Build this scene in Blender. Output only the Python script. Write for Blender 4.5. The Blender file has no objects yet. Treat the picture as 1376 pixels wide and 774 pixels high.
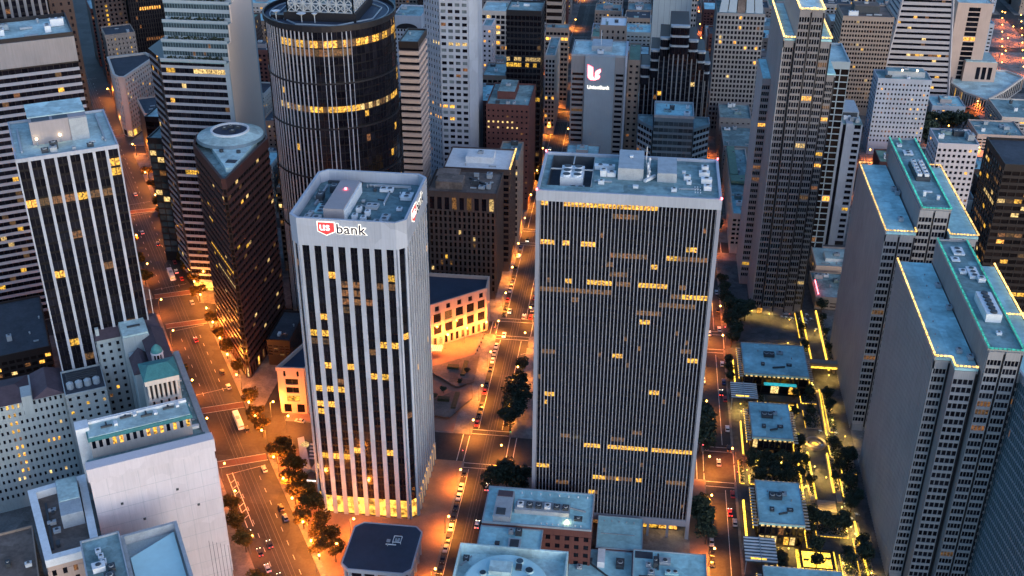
import bpy, bmesh, math, random
from mathutils import Vector, Matrix
random.seed(7)
SC = bpy.context.scene
COL = SC.collection
R = math.radians
# ---------------------------------------------------------------- camera
CAM_H = 305.0
FPX, PITCH, YAW, ROLL = 1527.4, 0.502099, 0.116529, 0.00393
fw0 = Vector((-math.sin(YAW), math.cos(YAW), 0)); rt0 = Vector((math.cos(YAW), math.sin(YAW), 0)); up0 = Vector((0, 0, 1))
FW = fw0*math.cos(PITCH) - up0*math.sin(PITCH); UPV = fw0*math.sin(PITCH) + up0*math.cos(PITCH)
RT = rt0*math.cos(ROLL) + UPV*math.sin(ROLL); UP = -rt0*math.sin(ROLL) + UPV*math.cos(ROLL)
cd = bpy.data.cameras.new('camera'); cam = bpy.data.objects.new('camera', cd); COL.objects.link(cam)
m = Matrix.Identity(4)
for r in range(3):
    m[r][0], m[r][1], m[r][2] = RT[r], UP[r], -FW[r]
m.translation = (0, 0, CAM_H)
cam.matrix_world = m
cd.sensor_width = 36; cd.lens = FPX/1376*36; cd.clip_start = 1; cd.clip_end = 20000
SC.camera = cam
LAMP_W = 6500
CAMP = Vector((0, 0, CAM_H))
# ---------------------------------------------------------------- sky and light
SUN_EL, SUN_AZ = R(12), math.atan2(0.66, -0.75)
w = bpy.data.worlds.new("World"); SC.world = w; w.use_nodes = True
nt = w.node_tree
sky = nt.nodes.new('ShaderNodeTexSky'); sky.sky_type = 'NISHITA'; sky.sun_disc = False
sky.sun_elevation = SUN_EL; sky.sun_rotation = SUN_AZ
sky.ozone_density = 4.0; sky.air_density = 1.0; sky.dust_density = 1.0
nt.links.new(sky.outputs[0], nt.nodes['Background'].inputs[0])
nt.nodes['Background'].inputs[1].default_value = 0.15
ld = bpy.data.lights.new('sun', 'SUN'); ld.energy = 0.5; ld.angle = R(60); ld.color = (1.0, 0.84, 0.86)
sun = bpy.data.objects.new('sun', ld); COL.objects.link(sun)
sd = Vector((math.sin(SUN_AZ)*math.cos(SUN_EL), math.cos(SUN_AZ)*math.cos(SUN_EL), math.sin(SUN_EL)))
sun.rotation_euler = sd.to_track_quat('Z', 'Y').to_euler()
SC.view_settings.view_transform = 'Standard'; SC.view_settings.look = 'None'
SC.view_settings.exposure = 1.22; SC.view_settings.gamma = 1
SC.cycles.max_bounces = 5; SC.cycles.diffuse_bounces = 2; SC.cycles.glossy_bounces = 2; SC.cycles.transmission_bounces = 2
SC.cycles.volume_bounces = 0
SC.cycles.use_denoising = True
# ---------------------------------------------------------------- materials
MATS = {}
def nodes(name):
    m = bpy.data.materials.new(name); m.use_nodes = True; MATS[name] = m
    return m, m.node_tree.nodes, m.node_tree.links, m.node_tree.nodes['Principled BSDF']
def solid(name, col, rough=0.8, var=0.25, scale=0.12, streak=0.0, metal=0.0, spec=0.3, bump=0.0, fine=2.0, patch=0.0, psize=0.15):
    """a surface with weathering: broad stains, fine grain and (walls) vertical rain streaks"""
    m, N, L, P = nodes(name)
    P.inputs['Roughness'].default_value = rough; P.inputs['Metallic'].default_value = metal
    P.inputs['Specular IOR Level'].default_value = spec
    geo = N.new('ShaderNodeNewGeometry')
    n1 = N.new('ShaderNodeTexNoise'); n1.inputs['Scale'].default_value = scale; n1.inputs['Detail'].default_value = 5; n1.inputs['Roughness'].default_value = 0.65
    L.new(geo.outputs['Position'], n1.inputs['Vector'])
    n2 = N.new('ShaderNodeTexNoise'); n2.inputs['Scale'].default_value = fine; n2.inputs['Detail'].default_value = 3
    mp = N.new('ShaderNodeMapping'); mp.inputs['Scale'].default_value = (1, 1, 0.06 if streak else 1)
    L.new(geo.outputs['Position'], mp.inputs['Vector']); L.new(mp.outputs[0], n2.inputs['Vector'])
    ad = N.new('ShaderNodeMath'); ad.operation = 'MULTIPLY_ADD'; ad.inputs[1].default_value = 0.5 + streak; 
    L.new(n2.outputs['Fac'], ad.inputs[0]); L.new(n1.outputs['Fac'], ad.inputs[2])
    rmp = N.new('ShaderNodeMapRange'); rmp.inputs['From Min'].default_value = 0.5; rmp.inputs['From Max'].default_value = 1.05 + streak
    rmp.inputs['To Min'].default_value = 1 - var; rmp.inputs['To Max'].default_value = 1 + var
    L.new(ad.outputs[0], rmp.inputs['Value'])
    oi = N.new('ShaderNodeObjectInfo')
    r2 = N.new('ShaderNodeMapRange'); r2.inputs['To Min'].default_value = 1 - var*0.25; r2.inputs['To Max'].default_value = 1 + var*0.25
    L.new(oi.outputs['Random'], r2.inputs['Value'])
    mu = N.new('ShaderNodeMath'); mu.operation = 'MULTIPLY'; L.new(rmp.outputs[0], mu.inputs[0]); L.new(r2.outputs[0], mu.inputs[1])
    if patch:      # replaced sheets and repairs: squarish cells, each a little lighter or darker, with dark laps
        vo = N.new('ShaderNodeTexVoronoi'); vo.distance = 'CHEBYCHEV'; vo.inputs['Scale'].default_value = psize; L.new(geo.outputs['Position'], vo.inputs['Vector'])
        sx = N.new('ShaderNodeSeparateColor'); L.new(vo.outputs['Color'], sx.inputs[0])
        r3 = N.new('ShaderNodeMapRange'); r3.inputs['To Min'].default_value = 1-patch; r3.inputs['To Max'].default_value = 1+patch*.6; L.new(sx.outputs[0], r3.inputs['Value'])
        m3 = N.new('ShaderNodeMath'); m3.operation = 'MULTIPLY'; L.new(mu.outputs[0], m3.inputs[0]); L.new(r3.outputs[0], m3.inputs[1]); mu = m3
    mx = N.new('ShaderNodeVectorMath'); mx.operation = 'SCALE'; mx.inputs[0].default_value = col
    L.new(mu.outputs[0], mx.inputs['Scale']); L.new(mx.outputs[0], P.inputs['Base Color'])
    if bump:
        b = N.new('ShaderNodeBump'); b.inputs['Strength'].default_value = bump; L.new(n2.outputs['Fac'], b.inputs['Height']); L.new(b.outputs[0], P.inputs['Normal'])
    return m
def glass(name, a, b, rough=0.12):
    m, N, L, P = nodes(name)
    geo = N.new('ShaderNodeNewGeometry'); oi = N.new('ShaderNodeObjectInfo')
    n1 = N.new('ShaderNodeTexNoise'); n1.inputs['Scale'].default_value = 0.22; n1.inputs['Detail'].default_value = 4
    L.new(geo.outputs['Position'], n1.inputs['Vector'])
    ad = N.new('ShaderNodeMath'); ad.operation = 'MULTIPLY_ADD'; ad.inputs[1].default_value = 0.5
    L.new(oi.outputs['Random'], ad.inputs[0]); L.new(n1.outputs['Fac'], ad.inputs[2])
    mr = N.new('ShaderNodeMapRange'); mr.inputs['From Min'].default_value = 0.55; mr.inputs['From Max'].default_value = 1.05; L.new(ad.outputs[0], mr.inputs['Value'])
    mx = N.new('ShaderNodeMix'); mx.data_type = 'RGBA'; mx.inputs['A'].default_value = (*a, 1); mx.inputs['B'].default_value = (*b, 1)
    L.new(mr.outputs[0], mx.inputs['Factor']); L.new(mx.outputs['Result'], P.inputs['Base Color'])
    P.inputs['Roughness'].default_value = rough; P.inputs['Specular IOR Level'].default_value = 0.28
def emit(name, col, s, lo=0.35, scale=0.8, base=(0.02, 0.02, 0.02), warm=None):
    """lit glazing or lamp: uneven light (ceiling fittings, furniture, blinds)"""
    m, N, L, P = nodes(name)
    P.inputs['Base Color'].default_value = (*base, 1); P.inputs['Roughness'].default_value = 0.3
    P.inputs['Emission Color'].default_value = (*col, 1)
    geo = N.new('ShaderNodeNewGeometry'); oi = N.new('ShaderNodeObjectInfo')
    n1 = N.new('ShaderNodeTexNoise'); n1.inputs['Scale'].default_value = scale; n1.inputs['Detail'].default_value = 3
    L.new(geo.outputs['Position'], n1.inputs['Vector'])
    mr = N.new('ShaderNodeMapRange'); mr.inputs['From Min'].default_value = 0.35; mr.inputs['From Max'].default_value = 0.65
    mr.inputs['To Min'].default_value = s*lo; mr.inputs['To Max'].default_value = s*1.25
    L.new(n1.outputs['Fac'], mr.inputs['Value'])
    n3 = N.new('ShaderNodeTexNoise'); n3.inputs['Scale'].default_value = 0.13; L.new(geo.outputs['Position'], n3.inputs['Vector'])
    ad = N.new('ShaderNodeMath'); ad.operation = 'ADD'; L.new(oi.outputs['Random'], ad.inputs[0]); L.new(n3.outputs['Fac'], ad.inputs[1])
    r2 = N.new('ShaderNodeMapRange'); r2.inputs['From Min'].default_value = 0.3; r2.inputs['From Max'].default_value = 1.4; r2.inputs['To Min'].default_value = 0.4 if lo < .4 else .75; r2.inputs['To Max'].default_value = 1.25; L.new(ad.outputs[0], r2.inputs['Value'])
    if warm:
        cm = N.new('ShaderNodeMix'); cm.data_type = 'RGBA'; cm.inputs['A'].default_value = (*col, 1); cm.inputs['B'].default_value = (*warm, 1); L.new(oi.outputs['Random'], cm.inputs['Factor']); L.new(cm.outputs['Result'], P.inputs['Emission Color'])
    mu = N.new('ShaderNodeMath'); mu.operation = 'MULTIPLY'; L.new(mr.outputs[0], mu.inputs[0]); L.new(r2.outputs[0], mu.inputs[1])
    L.new(mu.outputs[0], P.inputs['Emission Strength'])
# walls
solid('pale_concrete', (0.37, 0.41, 0.47), 0.75, 0.16, 0.05, 0.4, patch=.1, psize=.12)
solid('grey_concrete', (0.24, 0.24, 0.245), 0.8, 0.2, 0.06, 0.45)
solid('band_white', (0.40, 0.375, 0.38), 0.7, 0.1, 0.05, 0.3)
solid('fin_metal', (0.26, 0.28, 0.33), 0.5, 0.2, 0.05, 0.3)
solid('ribbed_concrete', (0.31, 0.31, 0.315), 0.8, 0.22, 0.05, 0.5)
solid('beige_panel', (0.62, 0.53, 0.47), 0.8, 0.06, 0.03, 0.3)
solid('white_paint', (0.60, 0.56, 0.58), 0.7, 0.13, 0.06, 0.6, patch=.06, psize=.1)
solid('cream_stone', (0.52, 0.47, 0.42), 0.8, 0.15, 0.1, 0.3)
solid('pink_stone', (0.50, 0.38, 0.32), 0.8, 0.12, 0.1, 0.2)
solid('tan_stone', (0.30, 0.24, 0.20), 0.8, 0.15, 0.1, 0.3)
solid('spandrel_glass', (0.005, 0.005, 0.007), 0.35, 0.2, 0.1, 0.2, spec=0.25)
solid('brown_stone', (0.075, 0.055, 0.05), 0.7, 0.2, 0.1, 0.3)
solid('red_granite', (0.065, 0.032, 0.030), 0.5, 0.2, 0.1, 0.2)
solid('brick_red', (0.12, 0.05, 0.045), 0.85, 0.25, 0.2, 0.2)
solid('dark_metal', (0.014, 0.014, 0.018), 0.45, 0.2, 0.1, 0.2)
solid('bronze', (0.028, 0.022, 0.021), 0.45, 0.2, 0.1, 0.2)
solid('steel_blue', (0.28, 0.35, 0.40), 0.4, 0.12, 0.1, 0.2)
solid('teal_panel', (0.14, 0.21, 0.25), 0.35, 0.15, 0.1, 0.2)
solid('old_stucco', (0.36, 0.42, 0.43), 0.85, 0.22, 0.12, 0.5)
solid('band_metal', (0.30, 0.33, 0.38), 0.45, 0.1, 0.05, 0.2)
# roofs
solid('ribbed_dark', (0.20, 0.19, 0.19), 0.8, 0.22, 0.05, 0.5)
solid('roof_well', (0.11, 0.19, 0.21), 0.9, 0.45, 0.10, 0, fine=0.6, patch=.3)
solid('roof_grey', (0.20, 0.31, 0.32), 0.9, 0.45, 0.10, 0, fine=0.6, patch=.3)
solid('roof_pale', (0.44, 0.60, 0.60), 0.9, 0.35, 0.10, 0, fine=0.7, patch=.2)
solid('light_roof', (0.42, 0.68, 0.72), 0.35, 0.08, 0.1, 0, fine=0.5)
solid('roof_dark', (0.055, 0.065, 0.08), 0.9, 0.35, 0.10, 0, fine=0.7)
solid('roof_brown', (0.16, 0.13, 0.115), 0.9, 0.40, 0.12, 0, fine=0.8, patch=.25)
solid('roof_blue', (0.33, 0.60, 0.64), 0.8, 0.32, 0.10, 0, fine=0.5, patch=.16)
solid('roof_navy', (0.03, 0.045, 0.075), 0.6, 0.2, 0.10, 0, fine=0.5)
solid('roof_mauve', (0.085, 0.065, 0.08), 0.9, 0.25, 0.2, 0, fine=1.0)
solid('copper_green', (0.06, 0.21, 0.21), 0.7, 0.25, 0.3, 0)
solid('pale_green', (0.16, 0.27, 0.20), 0.7, 0.25, 0.3, 0)
solid('plant_grey', (0.33, 0.37, 0.40), 0.6, 0.2, 0.4, 0)
solid('plant_white', (0.66, 0.70, 0.72), 0.6, 0.15, 0.4, 0)
solid('plant_dark', (0.05, 0.06, 0.07), 0.6, 0.2, 0.4, 0)
solid('penthouse_grey', (0.30, 0.28, 0.29), 0.75, 0.12, 0.2, 0.2)
# ground
solid('asphalt', (0.042, 0.040, 0.039), 0.7, 0.4, 0.07, 0, fine=0.9, patch=.3, psize=.07)
solid('sidewalk', (0.19, 0.175, 0.165), 0.85, 0.3, 0.15, 0, fine=1.2, patch=.25, psize=.3)
solid('plaza_brick', (0.25, 0.15, 0.11), 0.85, 0.2, 0.2, 0, fine=1.4)
solid('plaza_grey', (0.085, 0.082, 0.085), 0.85, 0.3, 0.2, 0, fine=1.4, patch=.3, psize=.3)
solid('crosswalk_brick', (0.15, 0.075, 0.055), 0.85, 0.2, 0.3, 0)
solid('road_paint', (0.55, 0.54, 0.50), 0.7, 0.3, 0.5, 0)
solid('rail', (0.16, 0.15, 0.14), 0.5, 0.1, 0.3, 0, metal=0.6)
solid('leaf_dark', (0.030, 0.045, 0.028), 0.7, 0.5, 0.6, 0)
solid('bark', (0.07, 0.05, 0.04), 0.9, 0.3, 0.8, 0)
solid('pole_metal', (0.10, 0.10, 0.10), 0.5, 0.1, 0.5, 0)
def leafmat(name, col):
    solid(name, col, 0.7, 0.5, 0.6, 0)
    m = MATS[name]; N, L = m.node_tree.nodes, m.node_tree.links; P = N['Principled BSDF']
    tr = N.new('ShaderNodeBsdfTranslucent'); mx = N.new('ShaderNodeMixShader'); mx.inputs[0].default_value = .4
    L.new(P.inputs['Base Color'].links[0].from_socket, tr.inputs['Color']); L.new(P.outputs[0], mx.inputs[1]); L.new(tr.outputs[0], mx.inputs[2]); L.new(mx.outputs[0], N['Material Output'].inputs['Surface'])
leafmat('leaf', (0.11, 0.075, 0.02))
for n, c in dict(black=(0.02, 0.02, 0.022), white=(0.75, 0.75, 0.75), silver=(0.42, 0.43, 0.45), red=(0.35, 0.03, 0.03), blue=(0.04, 0.07, 0.2), yellow=(0.75, 0.40, 0.03)).items():
    solid('paint_'+n, c, 0.3, 0.05, 1.0, 0, spec=0.5)
solid('rubber', (0.02, 0.02, 0.02), 0.9, 0.1)
glass('glass', (0.004, 0.004, 0.007), (0.013, 0.013, 0.019))
glass('glass_blue', (0.018, 0.032, 0.042), (0.06, 0.095, 0.115), 0.2)
glass('glass_bronze', (0.007, 0.005, 0.005), (0.022, 0.015, 0.013))
glass('glass_pale', (0.05, 0.06, 0.07), (0.16, 0.20, 0.22), 0.25)
emit('lit', (1.0, 0.54, 0.05), 0.8, 0.08, 1.3, warm=(1.0, 0.42, 0.07))
emit('lit_dim', (1.0, 0.50, 0.13), 0.115, 0.03, 1.5, warm=(1.0, 0.38, 0.12))
emit('lit_pale', (1.0, 0.66, 0.24), 0.6, 0.1, 1.5)
emit('lit_lobby', (1.0, 0.46, 0.07), 1.2, 0.15, 0.5)
emit('lamp_orange', (1.0, 0.40, 0.06), 12.0, 1.0)
emit('lamp_pale', (1.0, 0.72, 0.35), 6.0, 1.0)
emit('led_gold', (1.0, 0.56, 0.05), 1.6, 0.25, 1.6)
emit('led_amber', (1.0, 0.58, 0.16), 1.6, 0.2, 1.3)
emit('led_teal', (0.05, 0.55, 0.46), 0.42, 0.4, 1.0)
emit('head_light', (1.0, 0.85, 0.6), 8.0, 1.0)
emit('tail_light', (1.0, 0.05, 0.03), 4.0, 1.0)
emit('sign_white', (1.0, 0.93, 0.80), 0.9, 0.9)
emit('sign_red', (0.9, 0.05, 0.05), 0.6, 0.8)
emit('sign_pink', (1.0, 0.75, 0.75), 1.2, 0.9)
emit('sign_green', (0.1, 0.9, 0.5), 2.0, 0.9)
emit('beacon', (1.0, 0.08, 0.10), 6.0, 1.0)
emit('aqua', (0.02, 0.45, 0.55), 0.5, 0.7)
solid('sign_navy', (0.012, 0.016, 0.05), 0.5, 0.1)
# ---------------------------------------------------------------- mesh helpers
class MB:
    def __init__(s): s.v = []; s.f = []; s.mi = []; s.mats = []
    def m(s, n):
        if n not in s.mats: s.mats.append(n)
        return s.mats.index(n)
    def face(s, pts, mat):
        b = len(s.v); s.v += [tuple(p) for p in pts]; s.f.append(tuple(range(b, b+len(pts)))); s.mi.append(s.m(mat))
    def hexa(s, c, mat):
        b = len(s.v); s.v += [tuple(p) for p in c]; k = s.m(mat)
        for q in ((0, 3, 2, 1), (4, 5, 6, 7), (0, 1, 5, 4), (1, 2, 6, 5), (2, 3, 7, 6), (3, 0, 4, 7)):
            s.f.append(tuple(b+i for i in q)); s.mi.append(k)
    def box(s, x0, x1, y0, y1, z0, z1, mat):
        s.hexa([(x0, y0, z0), (x1, y0, z0), (x1, y1, z0), (x0, y1, z0), (x0, y0, z1), (x1, y0, z1), (x1, y1, z1), (x0, y1, z1)], mat)
    def obox(s, p, d, u0, u1, z0, z1, d0, d1, mat):
        n = (d[1], -d[0])
        q = lambda u, o, z: (p[0]+d[0]*u+n[0]*o, p[1]+d[1]*u+n[1]*o, z)
        s.hexa([q(u0, d1, z0), q(u1, d1, z0), q(u1, d0, z0), q(u0, d0, z0), q(u0, d1, z1), q(u1, d1, z1), q(u1, d0, z1), q(u0, d0, z1)], mat)
    def prism(s, poly, z0, z1, mat, top=None):
        n = len(poly); b = len(s.v); k = s.m(mat)
        s.v += [(p[0], p[1], z0) for p in poly] + [(p[0], p[1], z1) for p in poly]
        for i in range(n):
            j = (i+1) % n; s.f.append((b+i, b+j, b+n+j, b+n+i)); s.mi.append(k)
        s.f.append(tuple(b+n+i for i in range(n))); s.mi.append(s.m(top or mat))
        s.f.append(tuple(b+n-1-i for i in range(n))); s.mi.append(k)
    def frustum(s, c, r0, r1, z0, z1, mat, n=10):
        A = [(c[0]+r0*math.cos(2*math.pi*i/n), c[1]+r0*math.sin(2*math.pi*i/n), z0) for i in range(n)]
        B_ = [(c[0]+r1*math.cos(2*math.pi*i/n), c[1]+r1*math.sin(2*math.pi*i/n), z1) for i in range(n)]
        b = len(s.v); s.v += A+B_; k = s.m(mat)
        for i in range(n):
            j = (i+1) % n; s.f.append((b+i, b+j, b+n+j, b+n+i)); s.mi.append(k)
        s.f.append(tuple(b+n+i for i in range(n))); s.mi.append(k)
        s.f.append(tuple(b+n-1-i for i in range(n))); s.mi.append(k)
    def bar(s, a, c, r, mat):
        a = Vector(a); c = Vector(c); d = (c-a).normalized()
        x = d.cross(Vector((0, 0, 1)));  x = Vector((1, 0, 0)) if x.length < 1e-3 else x.normalized()
        y = d.cross(x)
        A = [a+(x*i+y*j)*r for i, j in ((-1, -1), (1, -1), (1, 1), (-1, 1))]; B_ = [c+(x*i+y*j)*r for i, j in ((-1, -1), (1, -1), (1, 1), (-1, 1))]
        s.hexa(A+B_, mat)
    def data(s, name):
        me = bpy.data.meshes.new(name); me.from_pydata(s.v, [], s.f); 
        for n in s.mats: me.materials.append(MATS[n])
        if len(s.mats) > 1: me.polygons.foreach_set('material_index', s.mi)
        me.update(); return me
def link(name, me, parent=None, loc=(0, 0, 0), rz=0):
    o = bpy.data.objects.new(name, me); COL.objects.link(o)
    o.location = loc
    if rz: o.rotation_euler = (0, 0, rz)
    if parent is not None: o.parent = parent
    return o
def tag(o, label=None, cat=None, group=None, kind=None):
    for k, v in (('label', label), ('category', cat), ('group', group), ('kind', kind)):
        if v: o[k] = v
    return o
PB = {}
def part_box(w, dd, h, mat, sub=1):
    """cached box: u centred, d from 0 outwards (towards -y), z from 0"""
    key = (round(w, 2), round(dd, 2), round(h, 2), mat, sub)
    if key not in PB:
        mb = MB()
        if sub == 1: mb.box(-w/2, w/2, -dd, 0, 0, h, mat)
        else:
            g = w*0.07; ww = (w-g*(sub-1))/sub
            for k in range(sub):
                a = -w/2+k*(ww+g); mb.box(a, a+ww, -dd, 0, 0, h, mat)
        PB[key] = mb.data('piece')
    return PB[key]
ORD = 'first second third fourth fifth sixth seventh eighth ninth tenth eleventh twelfth thirteenth fourteenth fifteenth sixteenth seventeenth eighteenth nineteenth twentieth'.split()
def ordn(i): return ORD[i] if i < 20 else 'twenty-'+ORD[i-20]
TH = R(31.5); SV = (math.cos(TH), math.sin(TH)); TV = (-math.sin(TH), math.cos(TH))
def st(s, t): return (s*SV[0]+t*TV[0], s*SV[1]+t*TV[1])
# ---------------------------------------------------------------- building kit
class B:
    def __init__(s, name, label, cat, ox, oy, mk=False, group=None):
        s.o = (ox, oy); s.rot = TH if mk else 0
        wx, wy = st(ox, oy) if mk else (ox, oy)
        s.root = bpy.data.objects.new(name, None); COL.objects.link(s.root)
        s.root.location = (wx, wy, 0); s.root.rotation_euler = (0, 0, s.rot)
        s.root.empty_display_size = 0.1
        s.wp = Vector((wx, wy, 0)); s.cs = (math.cos(s.rot), math.sin(s.rot)); s.wins = []
        tag(s.root, label, cat, group); s.rnd = random.Random(label)
    def L(s, x, y): return (x-s.o[0], y-s.o[1])
    def W(s, lx, ly, z): return Vector((s.wp.x+lx*s.cs[0]-ly*s.cs[1], s.wp.y+lx*s.cs[1]+ly*s.cs[0], z))
    def mesh(s, name, mb, parent=None, kind=None):
        o = link(name, mb.data(name), parent or s.root)
        if kind: o['kind'] = kind
        return o
    def box(s, name, x0, x1, y0, y1, z0, z1, mat, parent=None):
        mb = MB(); a = s.L(x0, y0); c = s.L(x1, y1); mb.box(a[0], c[0], a[1], c[1], z0, z1, mat); return s.mesh(name, mb, parent)
    def poly(s, name, pts, z0, z1, mat, top=None):
        mb = MB(); mb.prism([s.L(*p) for p in pts], z0, z1, mat, top); return s.mesh(name, mb)
    def piece(s, name, p, d, u, z, off, w, dd, h, mat, sub=1, parent=None):
        n = (d[1], -d[0])
        return link(name, part_box(w, dd, h, mat, sub), parent or s.root, (p[0]+d[0]*u+n[0]*off, p[1]+d[1]*u+n[1]*off, z), math.atan2(d[1], d[0]))
    def facade(s, a, c, z0, z1, nx, nz, pw=0.8, sh=1.2, dp=0.4, pm='pale_concrete', sm=None, pd=None, sd=None, pind=False, sind=False,
               lit=None, gl='glass', sub=1, ends=True, pname='pier', sname='spandrel', win=True, wname='window', top=0):
        p = s.L(*a); q = s.L(*c); Lg = math.hypot(q[0]-p[0], q[1]-p[1]); d = ((q[0]-p[0])/Lg, (q[1]-p[1])/Lg)
        sm = sm or pm; pd = dp if pd is None else pd; sd = dp-0.06 if sd is None else sd
        if abs(pd-sd) < 0.02: sd = pd-0.04
        cw = Lg/nx; fh = (z1-z0)/nz
        mb = MB()
        if pw > 0:
            for i in range(nx+1):
                u0 = max(0, i*cw-pw/2); u1 = min(Lg, i*cw+pw/2)
                if i in (0, nx) and not ends: continue
                if pind: s.piece(pname, p, d, (u0+u1)/2, z0, 0, u1-u0, pd, z1-z0, pm)
                else: mb.obox(p, d, u0, u1, z0, z1, 0, pd, pm)
        if sh > 0:
            for j in range(nz + (1 if top else 0)):
                z = z0+j*fh; h = sh if j < nz else top
                if sind: s.piece(sname, p, d, Lg/2, z, 0, Lg, sd, h, sm)
                else: mb.obox(p, d, 0, Lg, z, z+h, 0, sd, sm)
        if mb.v:
            o = s.mesh('facade_frame', mb)
            if nx*nz > 12: o['kind'] = 'stuff'
        if win:
            rn = s.rnd
            n = (d[1], -d[0])
            for j in range(nz):
                for i in range(nx):
                    mt = lit(j, i, rn) if lit else None
                    s.wins.append((p, d, (i+0.5)*cw, z0+j*fh+sh, cw-pw, fh-sh, mt or gl, sub, wname))
        return cw, fh
    def finish(s, cap=300, minpx=5.5):
        if not s.wins: return
        sc = []
        for k, (p, d, u, z, w_, h, mt, sub, nm) in enumerate(s.wins):
            n = (d[1], -d[0])
            P = s.W(p[0]+d[0]*u, p[1]+d[1]*u, z); v = CAMP-P; dist = v.length
            nw = Vector((n[0]*s.cs[0]-n[1]*s.cs[1], n[0]*s.cs[1]+n[1]*s.cs[0], 0))
            f = nw.dot(v)/dist
            r = P-CAMP; dz = r.dot(FW); vis = dz > 0 and abs(r.dot(RT)/dz*FPX) < 720 and abs(r.dot(UP)/dz*FPX) < 420
            a = w_*max(f, 0)/dist*FPX; b = h*0.85/dist*FPX
            sc.append(((a*b if vis and f > 0.03 else 0), max(a, b), k))
        sc.sort(reverse=True)
        ind = {k for i, (ar, px, k) in enumerate(sc) if i < cap and ar > 6 and px > minpx}
        mb = MB()
        for k, (p, d, u, z, w_, h, mt, sub, nm) in enumerate(s.wins):
            if k in ind: s.piece(nm, p, d, u, z, 0, w_, 0.08, h, mt, sub)
            elif sub == 1: mb.obox(p, d, u-w_/2, u+w_/2, z, z+h, 0, 0.08, mt)
            else:
                g = w_*0.07; ww = (w_-g*(sub-1))/sub
                for q in range(sub):
                    a = u-w_/2+q*(ww+g); mb.obox(p, d, a, a+ww, z, z+h, 0, 0.08, mt)
        if mb.v: s.mesh('window_grid', mb, kind='stuff')
    def parapet(s, x0, x1, y0, y1, z, h, t, mat):
        a = s.L(x0, y0); c = s.L(x1, y1); mb = MB()
        mb.box(a[0], c[0], a[1], a[1]+t, z, z+h, mat); mb.box(a[0], c[0], c[1]-t, c[1], z, z+h, mat)
        mb.box(a[0], a[0]+t, a[1]+t, c[1]-t, z, z+h, mat); mb.box(c[0]-t, c[0], a[1]+t, c[1]-t, z, z+h, mat)
        return s.mesh('parapet', mb)
    def unit(s, x, y, z, w_, d, h, mat='plant_grey', name='air_handler', fans=0):
        """a rooftop plant box: casing on skids, lid and fan rings"""
        l = s.L(x, y); mb = MB()
        mb.box(l[0]-w_/2+.1, l[0]+w_/2-.1, l[1]-d/2+.1, l[1]+d/2-.1, z, z+.15, 'plant_dark')
        mb.box(l[0]-w_/2, l[0]+w_/2, l[1]-d/2, l[1]+d/2, z+.15, z+h*0.9, mat)
        mb.box(l[0]-w_/2-.08, l[0]+w_/2+.08, l[1]-d/2-.08, l[1]+d/2+.08, z+h*.9, z+h, mat)
        o = s.mesh(name, mb)
        nf = fans or (max(1, int(max(w_, d)/2.2)) if min(w_, d) > 1.4 else 0)
        for k in range(nf):
            f = (k+.5)/nf-.5; cx, cy = (l[0]+f*w_, l[1]) if w_ >= d else (l[0], l[1]+f*d)
            r = min(w_, d)*.36 if w_ != d else w_*.3; r = min(r, max(w_, d)/nf*.42)
            m2 = MB(); m2.frustum((cx, cy), r, r*.92, z+h, z+h+.25, 'plant_grey', 10); m2.frustum((cx, cy), r*.8, r*.8, z+h+.25, z+h+.29, 'plant_dark', 10)
            s.mesh('fan', m2, o)
        return o
    def vent(s, x, y, z, r=.35, h=1.0, mat='plant_grey'):
        l = s.L(x, y); mb = MB(); mb.frustum(l, r*.7, r*.7, z, z+h*.8, mat, 8); mb.frustum(l, r, r*.5, z+h*.8, z+h, mat, 8); return s.mesh('vent_pipe', mb)
    def duct(s, x0, y0, x1, y1, z, r=.35, mat='plant_grey'):
        a = s.L(x0, y0); c = s.L(x1, y1); mb = MB(); mb.bar((*a, z+r+.2), (*c, z+r+.2), r, mat)
        for f in (.1, .5, .9): mb.box(a[0]+(c[0]-a[0])*f-.1, a[0]+(c[0]-a[0])*f+.1, a[1]+(c[1]-a[1])*f-.1, a[1]+(c[1]-a[1])*f+.1, z, z+.25, 'plant_dark')
        return s.mesh('duct', mb)
    def clutter(s, x0, x1, y0, y1, z, n, big=1.0, mats=('plant_grey', 'plant_white', 'roof_grey', 'plant_dark')):
        rn = s.rnd; used = []
        for k in range(n*4):
            if len(used) >= n: break
            w_ = rn.uniform(1.2, 5)*big; d = rn.uniform(1.2, 4)*big
            if x1-x0 < w_+1 or y1-y0 < d+1: continue
            x = rn.uniform(x0+w_/2+.4, x1-w_/2-.4); y = rn.uniform(y0+d/2+.4, y1-d/2-.4)
            if any(abs(x-a) < (w_+ww)/2+.5 and abs(y-b) < (d+dd)/2+.5 for a, b, ww, dd in used): continue
            used.append((x, y, w_, d)); t = rn.random()
            if t < .6: s.unit(x, y, z, w_, d, rn.uniform(1, 2.8)*big, rn.choice(mats))
            elif t < .8: s.duct(x-w_/2, y, x+w_/2, y, z, .3*big)
            else: s.vent(x, y, z, .5*big, 1.4*big)
def litp(p, dim=0.5, mat='lit', row=0.0):
    """random lit windows; row = chance that a whole run of a floor is lit"""
    st_ = {}
    def f(j, i, rn):
        if j not in st_:
            st_[j] = None
            if rn.random() < row: a = rn.randint(0, 12); st_[j] = (a, a+rn.randint(3, 14), rn.choice(('lit', 'lit', 'lit_dim', 'lit_pale')))
        r = st_[j]
        if r and r[0] <= i <= r[1] and rn.random() < .85: return r[2]
        if rn.random() < p: return 'lit_dim' if rn.random() < dim else rn.choice((mat, mat, 'lit_pale'))
    return f
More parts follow.
